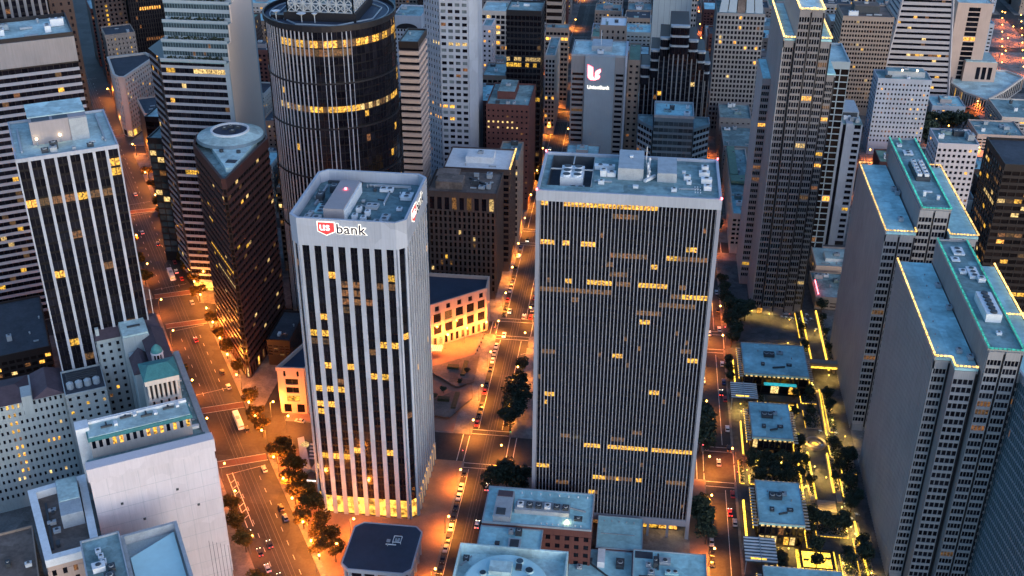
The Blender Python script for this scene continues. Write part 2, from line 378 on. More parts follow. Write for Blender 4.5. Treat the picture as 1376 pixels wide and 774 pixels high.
def litmap(d):
    tab = {}
    for mt, rows in d.items():
        for j, spans in rows.items():
            for a, b in spans:
                for i in range(a, b+1): tab[(j, i)] = mt
    return lambda j, i, rn: tab.get((j, i)) or ('lit_dim' if rn.random() < .012 else None)
def tower(name, label, cat, x0, x1, y0, y1, h, nx, nz, side='R', ns=None, mk=False, z0=0, base=5, fascia=2.5, pm='grey_concrete', sm=None, core='dark_metal', roof='roof_grey',
          pw=.8, sh=1.3, dp=.4, pd=None, sd=None, gl='glass', lit=None, sub=1, pind=False, sind=False, par=1.0, clut=4, pent=None, pentm='penthouse_grey', wall=None, basem=None, big=1.0, group=None, cap=300, pt=.5, fin=True):
    """rectangular block with facades on the front and on the sides the photo shows"""
    b = B(name, label, cat, (x0+x1)/2, (y0+y1)/2, mk, group)
    wl = wall or pm
    xl = x0+dp if 'L' in side else x0; xr = x1-dp if 'R' in side else x1
    b.box('wall', xl, xr, y0+dp, y1, z0, h-par-.3, core if wall is None else wl)
    zt = h-par-fascia
    kw = dict(pw=pw, sh=sh, dp=dp, pm=pm, sm=sm, pd=pd, sd=sd, gl=gl, lit=lit, sub=sub, pind=pind, sind=sind)
    b.facade((x0, y0+dp), (x1, y0+dp), z0+base, zt, nx, nz, **kw)
    ns = ns or max(2, round(nx*(y1-y0)/(x1-x0)))
    if 'R' in side: b.facade((xr, y0+dp), (xr, y1), z0+base, zt, ns, nz, **kw)
    if 'L' in side: b.facade((xl, y1), (xl, y0+dp), z0+base, zt, ns, nz, **kw)
    fm = MB(); a = b.L(x0, y0); c = b.L(x1, y1)
    dpp = max(dp, pd or 0, sd or 0)+.02
    fm.box(a[0]-.03+dp-dp, c[0]+.03, a[1]-.03-(dpp-dp), c[1], zt, h-par, pm); b.mesh('cornice', fm)
    if base > 1.5:
        bm_ = MB(); bm_.box(a[0]+.25 if 'L' in side else a[0], c[0]-.25 if 'R' in side else c[0], a[1]+.25, c[1], z0, z0+base, basem or pm); b.mesh('base', bm_)
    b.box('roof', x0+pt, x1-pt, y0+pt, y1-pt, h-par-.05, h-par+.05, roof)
    b.parapet(x0-.03, x1+.03, y0-.03-(dpp-dp), y1, h-par+.0, par, pt, pm)
    zr = h-par+.05
    if pent:
        for (f0, f1, g0, g1, ph) in pent:
            X0, X1 = x0+(x1-x0)*f0, x0+(x1-x0)*f1; Y0, Y1 = y0+(y1-y0)*g0, y0+(y1-y0)*g1
            q = b.box('penthouse', X0, X1, Y0, Y1, zr, zr+ph, pentm)
            b.box('penthouse_roof', X0+.25, X1-.25, Y0+.25, Y1-.25, zr+ph, zr+ph+.12, roof, q)
            b.unit((X0+X1)/2, (Y0+Y1)/2, zr+ph+.12, min(3, (X1-X0)*.4), min(3, (Y1-Y0)*.4), 1.2)
    if clut: b.clutter(x0+pt+.3, x1-pt-.3, y0+pt+.3, y0+(y1-y0)*(.95 if not pent else max(.25, pent[0][2]-.03)), zr, clut, big)
    if fin: b.finish(cap)
    return b
def textmesh(name, body, size, mat, parent, loc, rot, off=0.0, ext=0.05, space=1.0):
    cu = bpy.data.curves.new(name, 'FONT'); cu.body = body; cu.size = size; cu.offset = off; cu.extrude = ext; cu.space_character = space
    t = bpy.data.objects.new(name, cu); COL.objects.link(t)
    bpy.context.view_layer.update()
    me = bpy.data.meshes.new_from_object(t.evaluated_get(bpy.context.evaluated_depsgraph_get()))
    bpy.data.objects.remove(t); me.materials.clear(); me.materials.append(MATS[mat])
    o = link(name, me, parent, loc); o.rotation_euler = rot
    return o
# ---------------------------------------------------------------- the setting
def struct(name, mb, kind='structure'): return tag(link(name, mb.data(name)), kind=kind)
g = MB(); g.face([(-2600, -600, 0), (2600, -600, 0), (2600, 3600, 0), (-2600, 3600, 0)], 'asphalt'); struct('ground', g)
def clip(poly, nx, ny, c):
    """keep the part of a polygon with nx*x+ny*y >= c"""
    out = []
    for i in range(len(poly)):
        a, b2 = poly[i], poly[(i+1) % len(poly)]; fa = nx*a[0]+ny*a[1]-c; fb = nx*b2[0]+ny*b2[1]-c
        if fa >= 0: out.append(a)
        if fa*fb < 0: t = fa/(fa-fb); out.append((a[0]+(b2[0]-a[0])*t, a[1]+(b2[1]-a[1])*t))
    return out
YS = [(150, 393), (413, 501), (514, 610), (624, 716), (730, 822), (836, 930), (944, 1045), (1060, 1160), (1175, 1290), (1305, 1420), (1435, 1600)]
XS = [(-365, -265), (-252, -166), (-153, -66.5), (-49.5, 37.5), (49.5, 144), (157, 247), (260, 352), (365, 460), (475, 570)]
for xa, xb in XS:
    for ya, yb in YS:
        p = [(xa, ya), (xb, ya), (xb, yb), (xa, yb)]
        if xa < -60: p = clip(p, SV[0], SV[1], 71.5)
        if len(p) < 3: continue
        mb = MB(); mb.prism(p, -0.2, 0.15, 'sidewalk'); struct('pavement', mb)
for ta, tb in [(150, 306), (316, 556), (574, 690), (704, 830), (846, 980), (995, 1200)]:
    for sa, sb in [(-70, 49.5), (-210, -86)]:
        mb = MB(); mb.prism([st(sa, ta), st(sb, ta), st(sb, tb), st(sa, tb)], -0.2, 0.15, 'sidewalk'); struct('pavement', mb)
def slab(name, poly, z0, z1, mat): mb = MB(); mb.prism(poly, z0, z1, mat); return struct(name, mb)
slab('plaza', clip([(-160, 316), (-67.5, 316), (-67.5, 393), (-160, 393)], SV[0], SV[1], 74), .1, .17, 'plaza_brick')
slab('plaza', clip([(-150, 414), (-75, 414), (-75, 498), (-150, 498)], SV[0], SV[1], 74), .1, .17, 'plaza_brick')
slab('plaza', [(50.5, 300), (104, 300), (104, 600), (50.5, 600)], .1, .16, 'plaza_grey')
slab('plaza', [(30, 341), (37, 341), (37, 392), (30, 392)], .1, .17, 'plaza_brick')
# painted markings
def marks(name, L_, w_=.3, mk=False, mat='road_paint', z=.004):
    mb = MB()
    for a, c in L_:
        if mk: a, c = st(*a), st(*c)
        dx, dy = c[0]-a[0], c[1]-a[1]; l = math.hypot(dx, dy); ux, uy = -dy/l*w_/2, dx/l*w_/2
        mb.face([(a[0]-ux, a[1]-uy, z), (c[0]-ux, c[1]-uy, z), (c[0]+ux, c[1]+uy, z), (a[0]+ux, a[1]+uy, z)], mat)
        
    return struct(name, mb)
for ya, yb in zip([y[1] for y in YS], [y[0] for y in YS][1:]):
    for xa, xb in ((-66.5, -49.5), (37.5, 49.5)):
        marks('crosswalk_marking', [((xa-3.6, ya-4), (xa-3.6, yb+4)), ((xa-.6, ya-4), (xa-.6, yb+4)), ((xb+3.6, ya-4), (xb+3.6, yb+4)), ((xb+.6, ya-4), (xb+.6, yb+4)),
               ((xa-3.6, ya-4), (xb+3.6, ya-4)), ((xa-3.6, ya-.8), (xb+3.6, ya-.8)), ((xa-3.6, yb+4), (xb+3.6, yb+4)), ((xa-3.6, yb+.8), (xb+3.6, yb+.8))])
L_ = []
for ya, yb in YS[:7]:
    for x in (-63.9, -53.2): 
        L_.append(((x, max(ya, 280)+5), (x, yb-5)))
    for k in range(int((yb-max(ya, 280)-16)//6.2)):
        y = max(ya, 280)+8+k*6.2; L_.append(((-52, y), (-49.7, y+1.5)))
    L_.append(((45.6, max(ya, 280)+6), (45.6, yb-6)))
marks('lane_marking', L_, .22)
rl = []
for x in (-59.6, -58.5, -57.0, -55.9): rl.append(((x, 250), (x, 1300)))
marks('cable_car_track', rl, .16, mat='rail', z=.012)
L_ = []
for ta, tb in [(250, 405), (468, 536), (582, 690), (704, 830), (846, 980)]:
    for s_ in (55.5, 64.9):
        for q in range(int((tb-ta)/9)): L_.append(((s_, ta+q*9), (s_, ta+q*9+3)))
    L_ += [((52, ta+2), (69, ta+2)), ((52, tb-1.5), (69, tb-1.5))]
marks('lane_marking', L_, .2, True)
L_ = []
for k in range(7): L_.append(((52.6, 372+k*4.2), (54.6, 373.5+k*4.2)))
L_ += [((52.5, 366), (52.5, 404)), ((54.8, 366), (54.8, 404))]
marks('bus_stop_marking', L_, .3, True)
for t in (412, 456, 541, 576, 695, 836):
    marks('crosswalk', [((50.5, t), (71, t-3))], 4.2, True, 'crosswalk_brick', .006)
    marks('crosswalk_marking', [((50.5, t-2.4), (71, t-5.4)), ((50.5, t+2.4), (71, t-.6))], .3, True, z=.01)
rl = []
for s_ in (58.0, 59.4, 61.4, 62.8): rl.append(((s_, 230), (s_, 1200)))
marks('streetcar_track', rl, .14, True, 'rail', .012)
# ---------------------------------------------------------------- polygon helpers
def inset(poly, d):
    n = len(poly); out = []
    for i in range(n):
        p0, p1, p2 = poly[i-1], poly[i], poly[(i+1) % n]
        a = (p1[0]-p0[0], p1[1]-p0[1]); c = (p2[0]-p1[0], p2[1]-p1[1]); la = math.hypot(*a); lc = math.hypot(*c)
        n1 = (-a[1]/la, a[0]/la); n2 = (-c[1]/lc, c[0]/lc)
        k = 1+n1[0]*n2[0]+n1[1]*n2[1]
        out.append((p1[0]+(n1[0]+n2[0])*d/k, p1[1]+(n1[1]+n2[1])*d/k))
    return out
def ring(b, name, poly, t, z0, z1, mat, inmat=None):
    o_ = [b.L(*p) for p in poly]; i_ = [b.L(*p) for p in inset(poly, t)]; n = len(poly); mb = MB()
    for k in range(n):
        j = (k+1) % n
        mb.face([(*o_[k], z0), (*o_[j], z0), (*o_[j], z1), (*o_[k], z1)], mat)
        mb.face([(*i_[j], z0), (*i_[k], z0), (*i_[k], z1), (*i_[j], z1)], inmat or mat)
        mb.face([(*o_[k], z1), (*o_[j], z1), (*i_[j], z1), (*i_[k], z1)], mat)
        mb.face([(*o_[j], z0), (*o_[k], z0), (*i_[k], z0), (*i_[j], z0)], mat)
    return b.mesh(name, mb)
def strip(b, pts, r, mat, name='light_strip', parent=None):
    """a run of LED beads along a roof edge"""
    mb = MB()
    for a, c in zip(pts, pts[1:]):
        a = Vector((*b.L(a[0], a[1]), a[2])); c = Vector((*b.L(c[0], c[1]), c[2])); n = max(1, int((c-a).length/1.25))
        for i in range(n): mb.bar(a+(c-a)*((i+.14)/n), a+(c-a)*((i+.86)/n), r*(1 if i % 5 else 1.25), mat)
        mb.bar(a-Vector((0, 0, r*1.2)), c-Vector((0, 0, r*1.2)), r*.3, 'plant_dark')
    return b.mesh(name, mb, parent)
# ================================================================ bank tower with chamfered corners
b = B('bank_tower', 'tall pale ribbed bank tower with chamfered corners and a red and white lit bank sign', 'skyscraper', -100, 374)
OC = [(-118.13, 352.3), (-82.45, 352.3), (-79.1, 355.4), (-79.1, 393.6), (-82.45, 396.6), (-118.13, 396.6), (-121.4, 393.6), (-121.4, 355.4)]
IC = inset(OC, .72)
b.poly('core', IC, 0, 122.7, 'dark_metal')
lm = litmap({'lit': {5: [(0, 2)], 6: [(3, 3), (6, 6)], 11: [(0, 0)], 12: [(0, 1)], 14: [(0, 2)], 16: [(5, 6)], 17: [(1, 1), (3, 3)], 20: [(6, 7)], 21: [(0, 1)], 23: [(1, 1)], 28: [(2, 2), (7, 7)]},
             'lit_dim': {15: [(2, 2)], 24: [(3, 3)], 25: [(3, 5)], 26: [(3, 4)], 27: [(3, 4), (6, 7)], 20: [(0, 1)]}})
kw = dict(pw=1.72, sh=.95, dp=.95, pd=.72, sd=.1, pm='pale_concrete', sm='spandrel_glass', pind=True, gl='glass', sub=2)
for k in range(8):
    a, c = IC[k], IC[(k+1) % 8]
    if k == 0: b.facade(a, c, 9, 122.7, 8, 32, lit=lm, **kw)
    elif k in (2, 6): b.facade(a, c, 9, 122.7, 9, 32, lit=litp(.015), **dict(kw, pd=.46))
    elif k in (1, 7): b.facade(a, c, 9, 122.7, 1, 32, lit=litp(.05), pw=1.5, sh=.95, dp=.95, pd=.72, sd=.1, sm='spandrel_glass', pind=True)
    if k in (0, 1, 2, 7, 6):       # lobby: glowing glass behind the columns
        n_ = 8 if k == 0 else 9 if k in (2, 6) else 1
        b.facade(a, c, 0.2, 9, n_, 1, pw=1.72 if n_ > 1 else 1.5, sh=.4, dp=.95, pd=.72, sd=.1, pind=True, sm='bronze', lit=lambda j, i, r: 'lit_lobby', wname='lobby_window', pname='column')
ring(b, 'fascia', inset(OC, -.03), 1.4, 122.7, 126.6, 'pale_concrete')
ring(b, 'parapet', inset(OC, -.06), 1.0, 126.62, 133.4, 'pale_concrete')
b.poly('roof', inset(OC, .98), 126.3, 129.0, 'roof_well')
zr = 129.0
q = b.box('penthouse', -110.6, -103.2, 360.5, 386.5, zr, zr+4.6, 'penthouse_grey'); b.box('penthouse_side', -103.15, -102.5, 361, 386, zr, zr+4.2, 'plant_white', q)
mb = MB(); l = b.L(-106.6, 378); mb.frustum(l, .5, .5, zr+4.6, zr+5.2, 'beacon', 8); b.mesh('beacon', mb, q)
for x, y, w_, d, h, mt in [(-116, 358.5, 2, 3, 2.4, 'plant_grey'), (-112.6, 358.3, 3, 4, 2.2, 'plant_grey'), (-116.2, 363.5, 1.6, 3, 1.6, 'plant_grey'), (-113.6, 369, 4, 8, .8, 'roof_blue'), (-112, 386, 5, 4, 2.6, 'plant_dark'),
        (-99.6, 369, 1.8, 2.4, 1.8, 'plant_white'), (-95.8, 366.5, 1.8, 2.4, 1.8, 'plant_white'), (-99.7, 362.8, 1.8, 2.4, 1.8, 'plant_white'), (-96.2, 361.3, 1.8, 2.4, 1.8, 'plant_white'), (-95.6, 373, 4.5, 4, 1.2, 'plant_grey'),
        (-90.5, 359, 3, 3, 1.6, 'plant_grey'), (-88.6, 363, 3, 5.5, 1.4, 'steel_blue'), (-93.5, 388.5, 5, 3, 1.2, 'plant_white'), (-84.6, 383, 4.2, 5, 1.4, 'plant_white'), (-85.2, 372, 2, 2, 1.0, 'plant_white'), (-116.5, 378, 2.4, 4, 2.5, 'plant_dark')]:
    b.unit(x, y, zr, w_, d, h, mt)
b.duct(-101, 392, -85, 392, zr, .4); b.duct(-117, 390, -117, 372, zr, .35); b.duct(-92, 376, -92, 386, zr, .3); b.duct(-117.5, 393, -104, 393, zr, .5, 'plant_dark')
for k in range(6): b.vent(-112+k*2.6, 391, zr, .4, 1.2)
rr = random.Random(4)
for k in range(26):
    x = rr.choice((rr.uniform(-119, -112), rr.uniform(-101, -81))); y = rr.uniform(357, 393); t_ = rr.random()
    if t_ < .35: b.duct(x-1.2, y, x+1.2, y+rr.uniform(-1.5, 1.5), zr, .2, rr.choice(('plant_dark', 'plant_grey')))
    elif t_ < .7: b.vent(x, y, zr, .3, .9, rr.choice(('plant_dark', 'plant_grey', 'plant_white')))
    else: b.unit(x, y, zr, 1.1, 1.3, rr.uniform(.6, 1.4), rr.choice(('plant_dark', 'steel_blue', 'plant_grey')))
def bank_sign(ox, oy, ang, sc):
    """red shield with the white letters us, then bank in dark letters on a white backlit halo"""
    d = (math.cos(ang), math.sin(ang)); n = (d[1], -d[0]); l = b.L(ox, oy)
    s_ = bpy.data.objects.new('sign', None); COL.objects.link(s_); s_.parent = b.root; s_.location = (l[0]+n[0]*.06, l[1]+n[1]*.06, 127.9); s_.rotation_euler = (0, 0, ang); s_.empty_display_size = .1
    def shield(nm, g_, y, mat):
        P = [(-g_, 4.3+g_), (-g_, .9-g_*.4), (2.95, -.5-g_*1.2), (5.9+g_, .9-g_*.4), (5.9+g_, 4.3+g_)]; mb = MB(); P = [(x*sc, z*sc) for x, z in P]
        mb.face([(x, y, z) for x, z in reversed(P)][::-1], mat)
        for i in range(5):
            a, c = P[i], P[(i+1) % 5]; mb.face([(a[0], y, a[1]), (c[0], y, c[1]), (c[0], 0, c[1]), (a[0], 0, a[1])], mat)
        link(nm, mb.data(nm), s_)
    shield('shield_halo', .32, -.10, 'sign_white'); shield('shield', 0, -.22, 'sign_red')
    rx = (math.pi/2, 0, 0)
    textmesh('letter', 'us', 4.5*sc, 'sign_pink', s_, (.45*sc, -.30, 1.3*sc), rx, .05*sc, .04)
    textmesh('letter_halo', 'bank', 5.3*sc, 'sign_white', s_, (6.5*sc, -.12, .35*sc), rx, .24*sc, .03, 1.06)
    textmesh('letter', 'bank', 5.3*sc, 'sign_navy', s_, (6.5*sc, -.24, .35*sc), rx, .07*sc, .05, 1.06)
bank_sign(-110.4, 352.24, 0, 1.0)
bank_sign(-79.04, 364.0, math.pi/2, 1.15)
b.finish(300, 4)
# octagonal pavilion before it
PV = [(-97.2, 309.5), (-76.3, 309.5), (-73.4, 312.4), (-73.4, 333.2), (-76.3, 336.3), (-97.2, 336.3), (-100.4, 333.2), (-100.4, 312.4)]
b = B('pavilion', 'low eight-sided pavilion with a dark flat roof in front of the bank tower', 'pavilion', -87, 323)
b.poly('core', inset(PV, 1.6), 0.2, 9.5, 'bronze'); b.poly('roof', inset(PV, .5), 9.5, 10.8, 'roof_navy')
ring(b, 'fascia', PV, .55, 9.4, 11.0, 'pale_concrete')
I2 = inset(PV, 1.6)
for k in range(8):
    a, c = I2[k], I2[(k+1) % 8]; b.facade(a, c, .2, 9.3, 4 if k % 2 == 0 else 1, 2, pw=1.0, sh=.6, dp=1.0, sd=.5, pm='pale_concrete', pind=True, lit=litp(.3, .8))
for x0_, x1_, y0_, y1_ in ((-83.5, -80.5, 325.5, 329),):
    mb = MB(); p0 = b.L(x0_, y0_); p1 = b.L(x1_, y1_)
    for a, c in (((p0[0], p0[1]), (p1[0], p0[1])), ((p1[0], p0[1]), (p1[0], p1[1])), ((p1[0], p1[1]), (p0[0], p1[1])), ((p0[0], p1[1]), (p0[0], p0[1]))): mb.bar((*a, 11.6), (*c, 11.6), .12, 'plant_white'); mb.bar((*a, 10.8), (*a, 11.6), .1, 'plant_white')
    b.mesh('equipment_frame', mb)
b.unit(-82, 327.2, 10.8, 1.6, 1.6, .7, 'steel_blue'); b.unit(-85.3, 326.4, 10.8, 1.3, 1.3, .6, 'plant_grey'); b.vent(-85.2, 324, 10.8, .3, .8); b.duct(-86, 324.5, -82, 324.5, 10.8, .15, 'plant_white')
b.finish(120)
# ================================================================ wide tower with close vertical fins
b = B('finned_tower', 'broad dark tower with close-set pale vertical fins and rows of yellow lit floors', 'skyscraper', -2, 372)
X0, X1, Y0, Y1 = -33.1, 29.2, 354.0, 389.2
b.box('core', X0+.6, X1-.6, Y0+.6, Y1-.6, 9.5, 142.4, 'dark_metal')
D = {'lit': {35: [(0, 1), (6, 30)], 31: [(0, 3), (6, 7), (11, 14), (39, 41)], 30: [(34, 36)], 29: [(30, 31)], 27: [(7, 8), (13, 19), (27, 34)], 26: [(39, 45)], 23: [(28, 30)], 19: [(21, 23), (42, 44)], 8: [(14, 18), (21, 32), (34, 45)], 13: [(2, 2)], 5: [(0, 3)], 4: [(17, 20), (24, 24), (30, 31)], 15: [(32, 34)], 14: [(2, 4)], 2: [(16, 17)]},
     'lit_dim': {34: [(19, 25)], 30: [(19, 27), (37, 44)], 28: [(19, 23)], 29: [(18, 19)], 27: [(21, 24), (38, 39)], 26: [(0, 19), (36, 38)], 25: [(9, 10), (33, 42)], 24: [(27, 33)], 20: [(40, 42)], 19: [(1, 4)], 9: [(7, 9), (22, 25)], 10: [(28, 30)], 4: [(21, 23), (25, 28), (39, 44)], 3: [(6, 9)], 2: [(18, 18)]}}
lm2 = litmap(D)
kw = dict(pw=.28, sh=1.9, dp=.6, pd=.4, sd=.1, pm='fin_metal', sm='spandrel_glass', pname='fin', gl='glass')
b.facade((X0+1.4, Y0+.6), (X1-1.4, Y0+.6), 9.5, 144.1, 46, 36, lit=lm2, pind=True, **kw)
b.facade((X1-.6, Y0+1), (X1-.6, Y1-1), 9.5, 144.1, 26, 36, lit=litp(.03), **kw); b.facade((X0+.6, Y1-1), (X0+.6, Y0+1), 9.5, 144.1, 26, 36, lit=litp(.03), **kw)
for xa in (X0-.2, X1-1.2): 
    b.box('corner_column', xa, xa+1.4, Y0-.1, Y0+1.3, 0, 144.1, 'fin_metal'); b.box('corner_column', xa, xa+1.4, Y1-1.3, Y1+.1, 0, 144.1, 'fin_metal')
for k in range(1, 8): b.box('column', X0+k*7.72-.5, X0+k*7.72+.5, Y0+.2, Y0+1.3, 0, 6.4, 'fin_metal')
b.box('beam', X0+1.25, X1-1.25, Y0+.02, Y1-.02, 6.4, 9.45, 'fin_metal')
b.box('lobby', X0+4, X1-4, Y0+5, Y1-4, .2, 6.35, 'bronze')
b.facade((X0+4, Y0+5), (X1-4, Y0+5), .3, 6.2, 14, 1, pw=.5, sh=.3, dp=.3, pm='bronze', lit=lambda j, i, r: 'lit' if i > 8 else 'lit_dim', wname='lobby_window')
for x in (20.5, 23.5): b.box('lobby_light', x, x+1.6, Y0+3, Y0+4, 5.6, 6.1, 'lamp_pale')
ring(b, 'fascia', [(X0-.2, Y0-.12), (X1+.2, Y0-.12), (X1+.2, Y1+.12), (X0-.2, Y1+.12)], .9, 144.12, 148, 'pale_concrete')
for nm, xa, xb, ya, yb in (('roof', X0+.7, -30.2, Y0+.8, Y1-.8), ('roof', -14.9, X1-.7, Y0+.8, Y1-.8), ('roof', -30.2, -14.9, Y0+.8, 361), ('roof', -30.2, -14.9, 387, Y1-.8)):
    b.box(nm, xa, xb, ya, yb, 142.5, 147.0, 'roof_grey')
b.box('plant_well', -30.1, -15, 361.1, 386.9, 142.45, 143.2, 'roof_dark')
for k, (xa, xb, ya, yb) in enumerate([(-30.15, -30, 361, 387), (-15.1, -14.95, 361, 387), (-30, -15.1, 386.9, 387.05)]): b.box('well_wall', xa, xb, ya, yb, 143.2, 147.5, 'plant_dark' if k != 1 else 'plant_grey')
l = b.L(-22.2, 373); mb = MB(); mb.box(l[0]-4, l[0]+4, l[1]-5.5, l[1]+5.5, 143.2, 147.4, 'plant_white'); ct = b.mesh('cooling_tower', mb)
for i in range(3):
    for j in range(2):
        mb = MB(); c = (l[0]-1.9+j*3.8, l[1]-3.6+i*3.6); mb.frustum(c, 1.6, 1.45, 147.4, 148.0, 'plant_white', 12); mb.frustum(c, 1.35, 1.35, 148.0, 148.05, 'plant_dark', 12)
        f = b.mesh('fan', mb, ct)
b.box('roof_beam', -30, -15.1, 373.8, 374.2, 147.6, 148, 'plant_grey'); b.box('roof_beam', -22.4, -22, 379, 386.8, 147.6, 148, 'plant_grey')
b.unit(-20, 363.5, 143.2, 5, 3, 2.5, 'steel_blue'); b.unit(-28, 363.6, 143.2, 2, 3, 2, 'plant_grey')
q = b.box('penthouse', -6.1, 2.7, 368.6, 386, 147, 151.4, 'plant_grey'); b.unit(-1.7, 379, 151.4, 1.2, 1.2, .7, 'plant_white')
b.box('penthouse', 7.6, 14.3, 368.2, 382.5, 147, 150.4, 'plant_grey')
for x, y, w_, d, h in [(-12.6, 377.5, 4, 2.4, 1.6), (-9, 377, 3, 2, 1.8), (-11.2, 371.5, 2.2, 2.6, 2.4), (-8.4, 371.4, 3, 2.4, 1.7), (-11.6, 364, 2, 1.6, 1.4), (.3, 362, 1.8, 1.4, 1), (13.4, 360.7, 1.8, 1.6, 1.2), (17, 377, 1.2, 1, .9), (18, 371.5, 2.4, 2.2, 1.6), (18.6, 367.6, 1.6, 1.6, 1.2), (24.4, 380, 2.4, 2.2, 2), (24, 375.5, 3.6, 2.6, 1.7), (24.6, 369.6, 3.6, 2.4, 1.8), (24.8, 363.3, 2.6, 2, 1.8)]:
    b.unit(x, y, 147, w_, d, h, 'plant_white')
for k in range(9): b.vent(20.6+(k % 3)*.9, 360.5+(k//3)*2.2, 147, .22, .5, 'plant_white')
for k in range(6): b.vent(4.3+.5*(k % 2), 369.5+k*2.2, 147, .5, 2+k % 3, 'plant_white')
b.duct(3.3, 367, 6.9, 372, 147, .5, 'plant_white'); b.duct(-14, 365.5, -8, 365.5, 147, .25); b.duct(15, 362.5, 22, 363.2, 147, .15)
mb = MB(); mb.bar((*b.L(3.6, 381), 147), (*b.L(3.6, 381), 155), .12, 'plant_white'); b.mesh('mast', mb)
for x, y in ((X0, Y0), (X0, Y1), (X1, Y0), (X1, Y1)):
    mb = MB(); mb.frustum(b.L(x, y), .3, .3, 148, 148.6, 'beacon', 8); b.mesh('beacon', mb)
b.finish(300, 4)
# ================================================================ stepped towers with lit roof edges (right)
def ec_tower(name, label, xl, y1, fronts, pent, h, hp, zlo=4, nz=28, xr=None, fm='ribbed_concrete'):
    """fronts: list of (xa, xb, y, ncols, top) steps across the front"""
    yb = max(f[2] for f in fronts)
    b = B(name, label, 'skyscraper', xl+15, (fronts[0][2]+y1)/2)
    xr = xr or fronts[-1][1]
    for (xa, xb, y, nc, zt) in fronts:
        b.box('wall', xa+(.02 if xa > xl else .45), xb, y+.5, y1, 0, zt, 'grey_concrete')
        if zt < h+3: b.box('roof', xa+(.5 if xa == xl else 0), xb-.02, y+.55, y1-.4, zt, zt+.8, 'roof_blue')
        wc = (xb-xa)/nc
        for c in range(nc):
            u0 = xa+c*wc; 
            b.box('shaft_slot', u0+wc-.75, u0+wc-.02, y+.46, y+.52, 2, zt-1, 'dark_metal')
            b.facade((u0, y+.5), (u0+wc-.8, y+.5), zlo, zt-3.2, 1, nz if zt < h+3 else round(nz*(zt-3.2-zlo)/(h-3.2-zlo)), pw=.4, sh=1.15, dp=.5, pd=.36, sd=.3, pm=fm, sub=4, lit=litp(.05, .5, 'lit'))
            b.box('front_panel', u0, u0+wc-.8, y+.02, y+.5, zt-3.18, zt-.02, fm)
            b.box('front_base', u0, u0+wc-.8, y+.02, y+.5, 0, zlo-.02, fm)
    y0 = fronts[0][2]
    b.facade((xl+.45, y1), (xl+.45, y0+.02), 0, h-.6, int((y1-y0)/1.7), 28, pw=.75, sh=.25, dp=.45, sd=.2, pm='ribbed_concrete', win=False)
    b.box('cornice', xl-.04, xl+.45, y0-.02, y1, h-.58, h+.9, 'ribbed_concrete')
    return b
b = ec_tower('stepped_tower', 'ribbed grey tower with gold and teal light strips, nearer of the two lit-edged slabs', 104, 412, [(104, 109.6, 339.8, 1, 99), (109.6, 117.2, 334, 1, 99), (118, 129, 331.2, 2, 109), (129.2, 141, 334, 2, 99)], None, 100, 110)
def ec_top(b, xl, xr, pa, pb, y0, y1, p0, p1, h, hp, gold, teal):
    b.box('penthouse', pa-.06, pb+.06, p0+.62, p1, h-1.2, hp-.88, 'grey_concrete')
    b.facade((pa-.06, p1), (pa-.06, p0+.64), h-.2, hp-.9, int((p1-p0)/1.0), 1, pw=.4, sh=.2, dp=.3, pm='ribbed_concrete', win=False)
    b.box('penthouse_roof', pa+.4, pb-.4, p0+1, p1-.4, hp-.87, hp-.6, 'roof_grey')
    b.parapet(pa-.4, pb+.1, p0+.5, p1+.05, hp-.87, .9, .4, 'ribbed_concrete')
    for P in gold: strip(b, P, .22, 'led_amber')
    for P in teal: strip(b, P, .24, 'led_teal')
H1, H2 = 101.1, 110.3
ec_top(b, 104, 141, 118, 129, 334, 412, 331.2, 412.6, 100, 110,
   [[(104.1, 412, H1), (104.1, 339.8, H1), (109.5, 339.8, H1), (109.5, 334, H1), (117, 334, H1)], [(129.4, 372, H1), (140.8, 372, H1)], [(140.8, 412, H1), (140.8, 334, H1)]],
   [[(117.9, 412.6, H2), (117.9, 331.2, H2), (123.4, 331.2, H2), (128.9, 331, H2), (128.9, 412.6, H2)]])
for x, y, w_, d, h in [(123.4, 403, 4, 6, .8), (121.5, 386, 2.4, 3, 1), (124.8, 385, 3.5, 8, 1.2), (126.6, 380, 2.5, 3, 1.6), (121, 396, 3, 3, .7)]: b.unit(x, y, 109.4, w_, d, h, 'plant_white')
l = b.L(123.6, 358); mb = MB(); mb.box(l[0]-2.6, l[0]+2.6, l[1]-8, l[1]+8, 109.4, 112.6, 'plant_white'); ct = b.mesh('cooling_tower', mb)
for k in range(6):
    mb = MB(); mb.frustum((l[0], l[1]-6.6+k*2.65), 1.25, 1.1, 112.6, 113.2, 'plant_dark', 10); b.mesh('fan', mb, ct)
b.unit(123.5, 342, 109.4, 1.6, 1.6, 1, 'plant_white')
for x, y in ((115.5, 392), (116, 375), (113, 345), (115.8, 341)): b.unit(x, y, 99.8, 1.8, 2.4, 1.4, 'steel_blue')
for k in range(7): b.vent(106.5+(k*37 % 9), 347+k*9, 99.8, .3, .6)
b.finish(300, 4)
b = ec_tower('stepped_tower', 'ribbed grey tower with gold and teal light strips, farther of the two lit-edged slabs', 103.8, 512, [(103.8, 116.2, 437.4, 2, 99), (117, 129.4, 441.4, 2, 109), (129.6, 141, 437, 2, 99)], None, 100, 110)
ec_top(b, 103.8, 141, 117.8, 129.4, 438, 512, 441.4, 521, 100, 110,
   [[(110, 511, H1), (103.9, 511, H1), (103.9, 437.4, H1), (116.2, 437.4, H1), (116.2, 441.3, H1)], [(129.5, 441.3, H1), (129.5, 437, H1), (140.8, 437, H1), (140.8, 512, H1), (134.5, 512, H1)]],
   [[(117.8, 521, H2), (117.8, 441.4, H2), (129.4, 441.4, H2), (129.4, 521, H2)], [(122, 521, H2), (122, 514, H2)]])
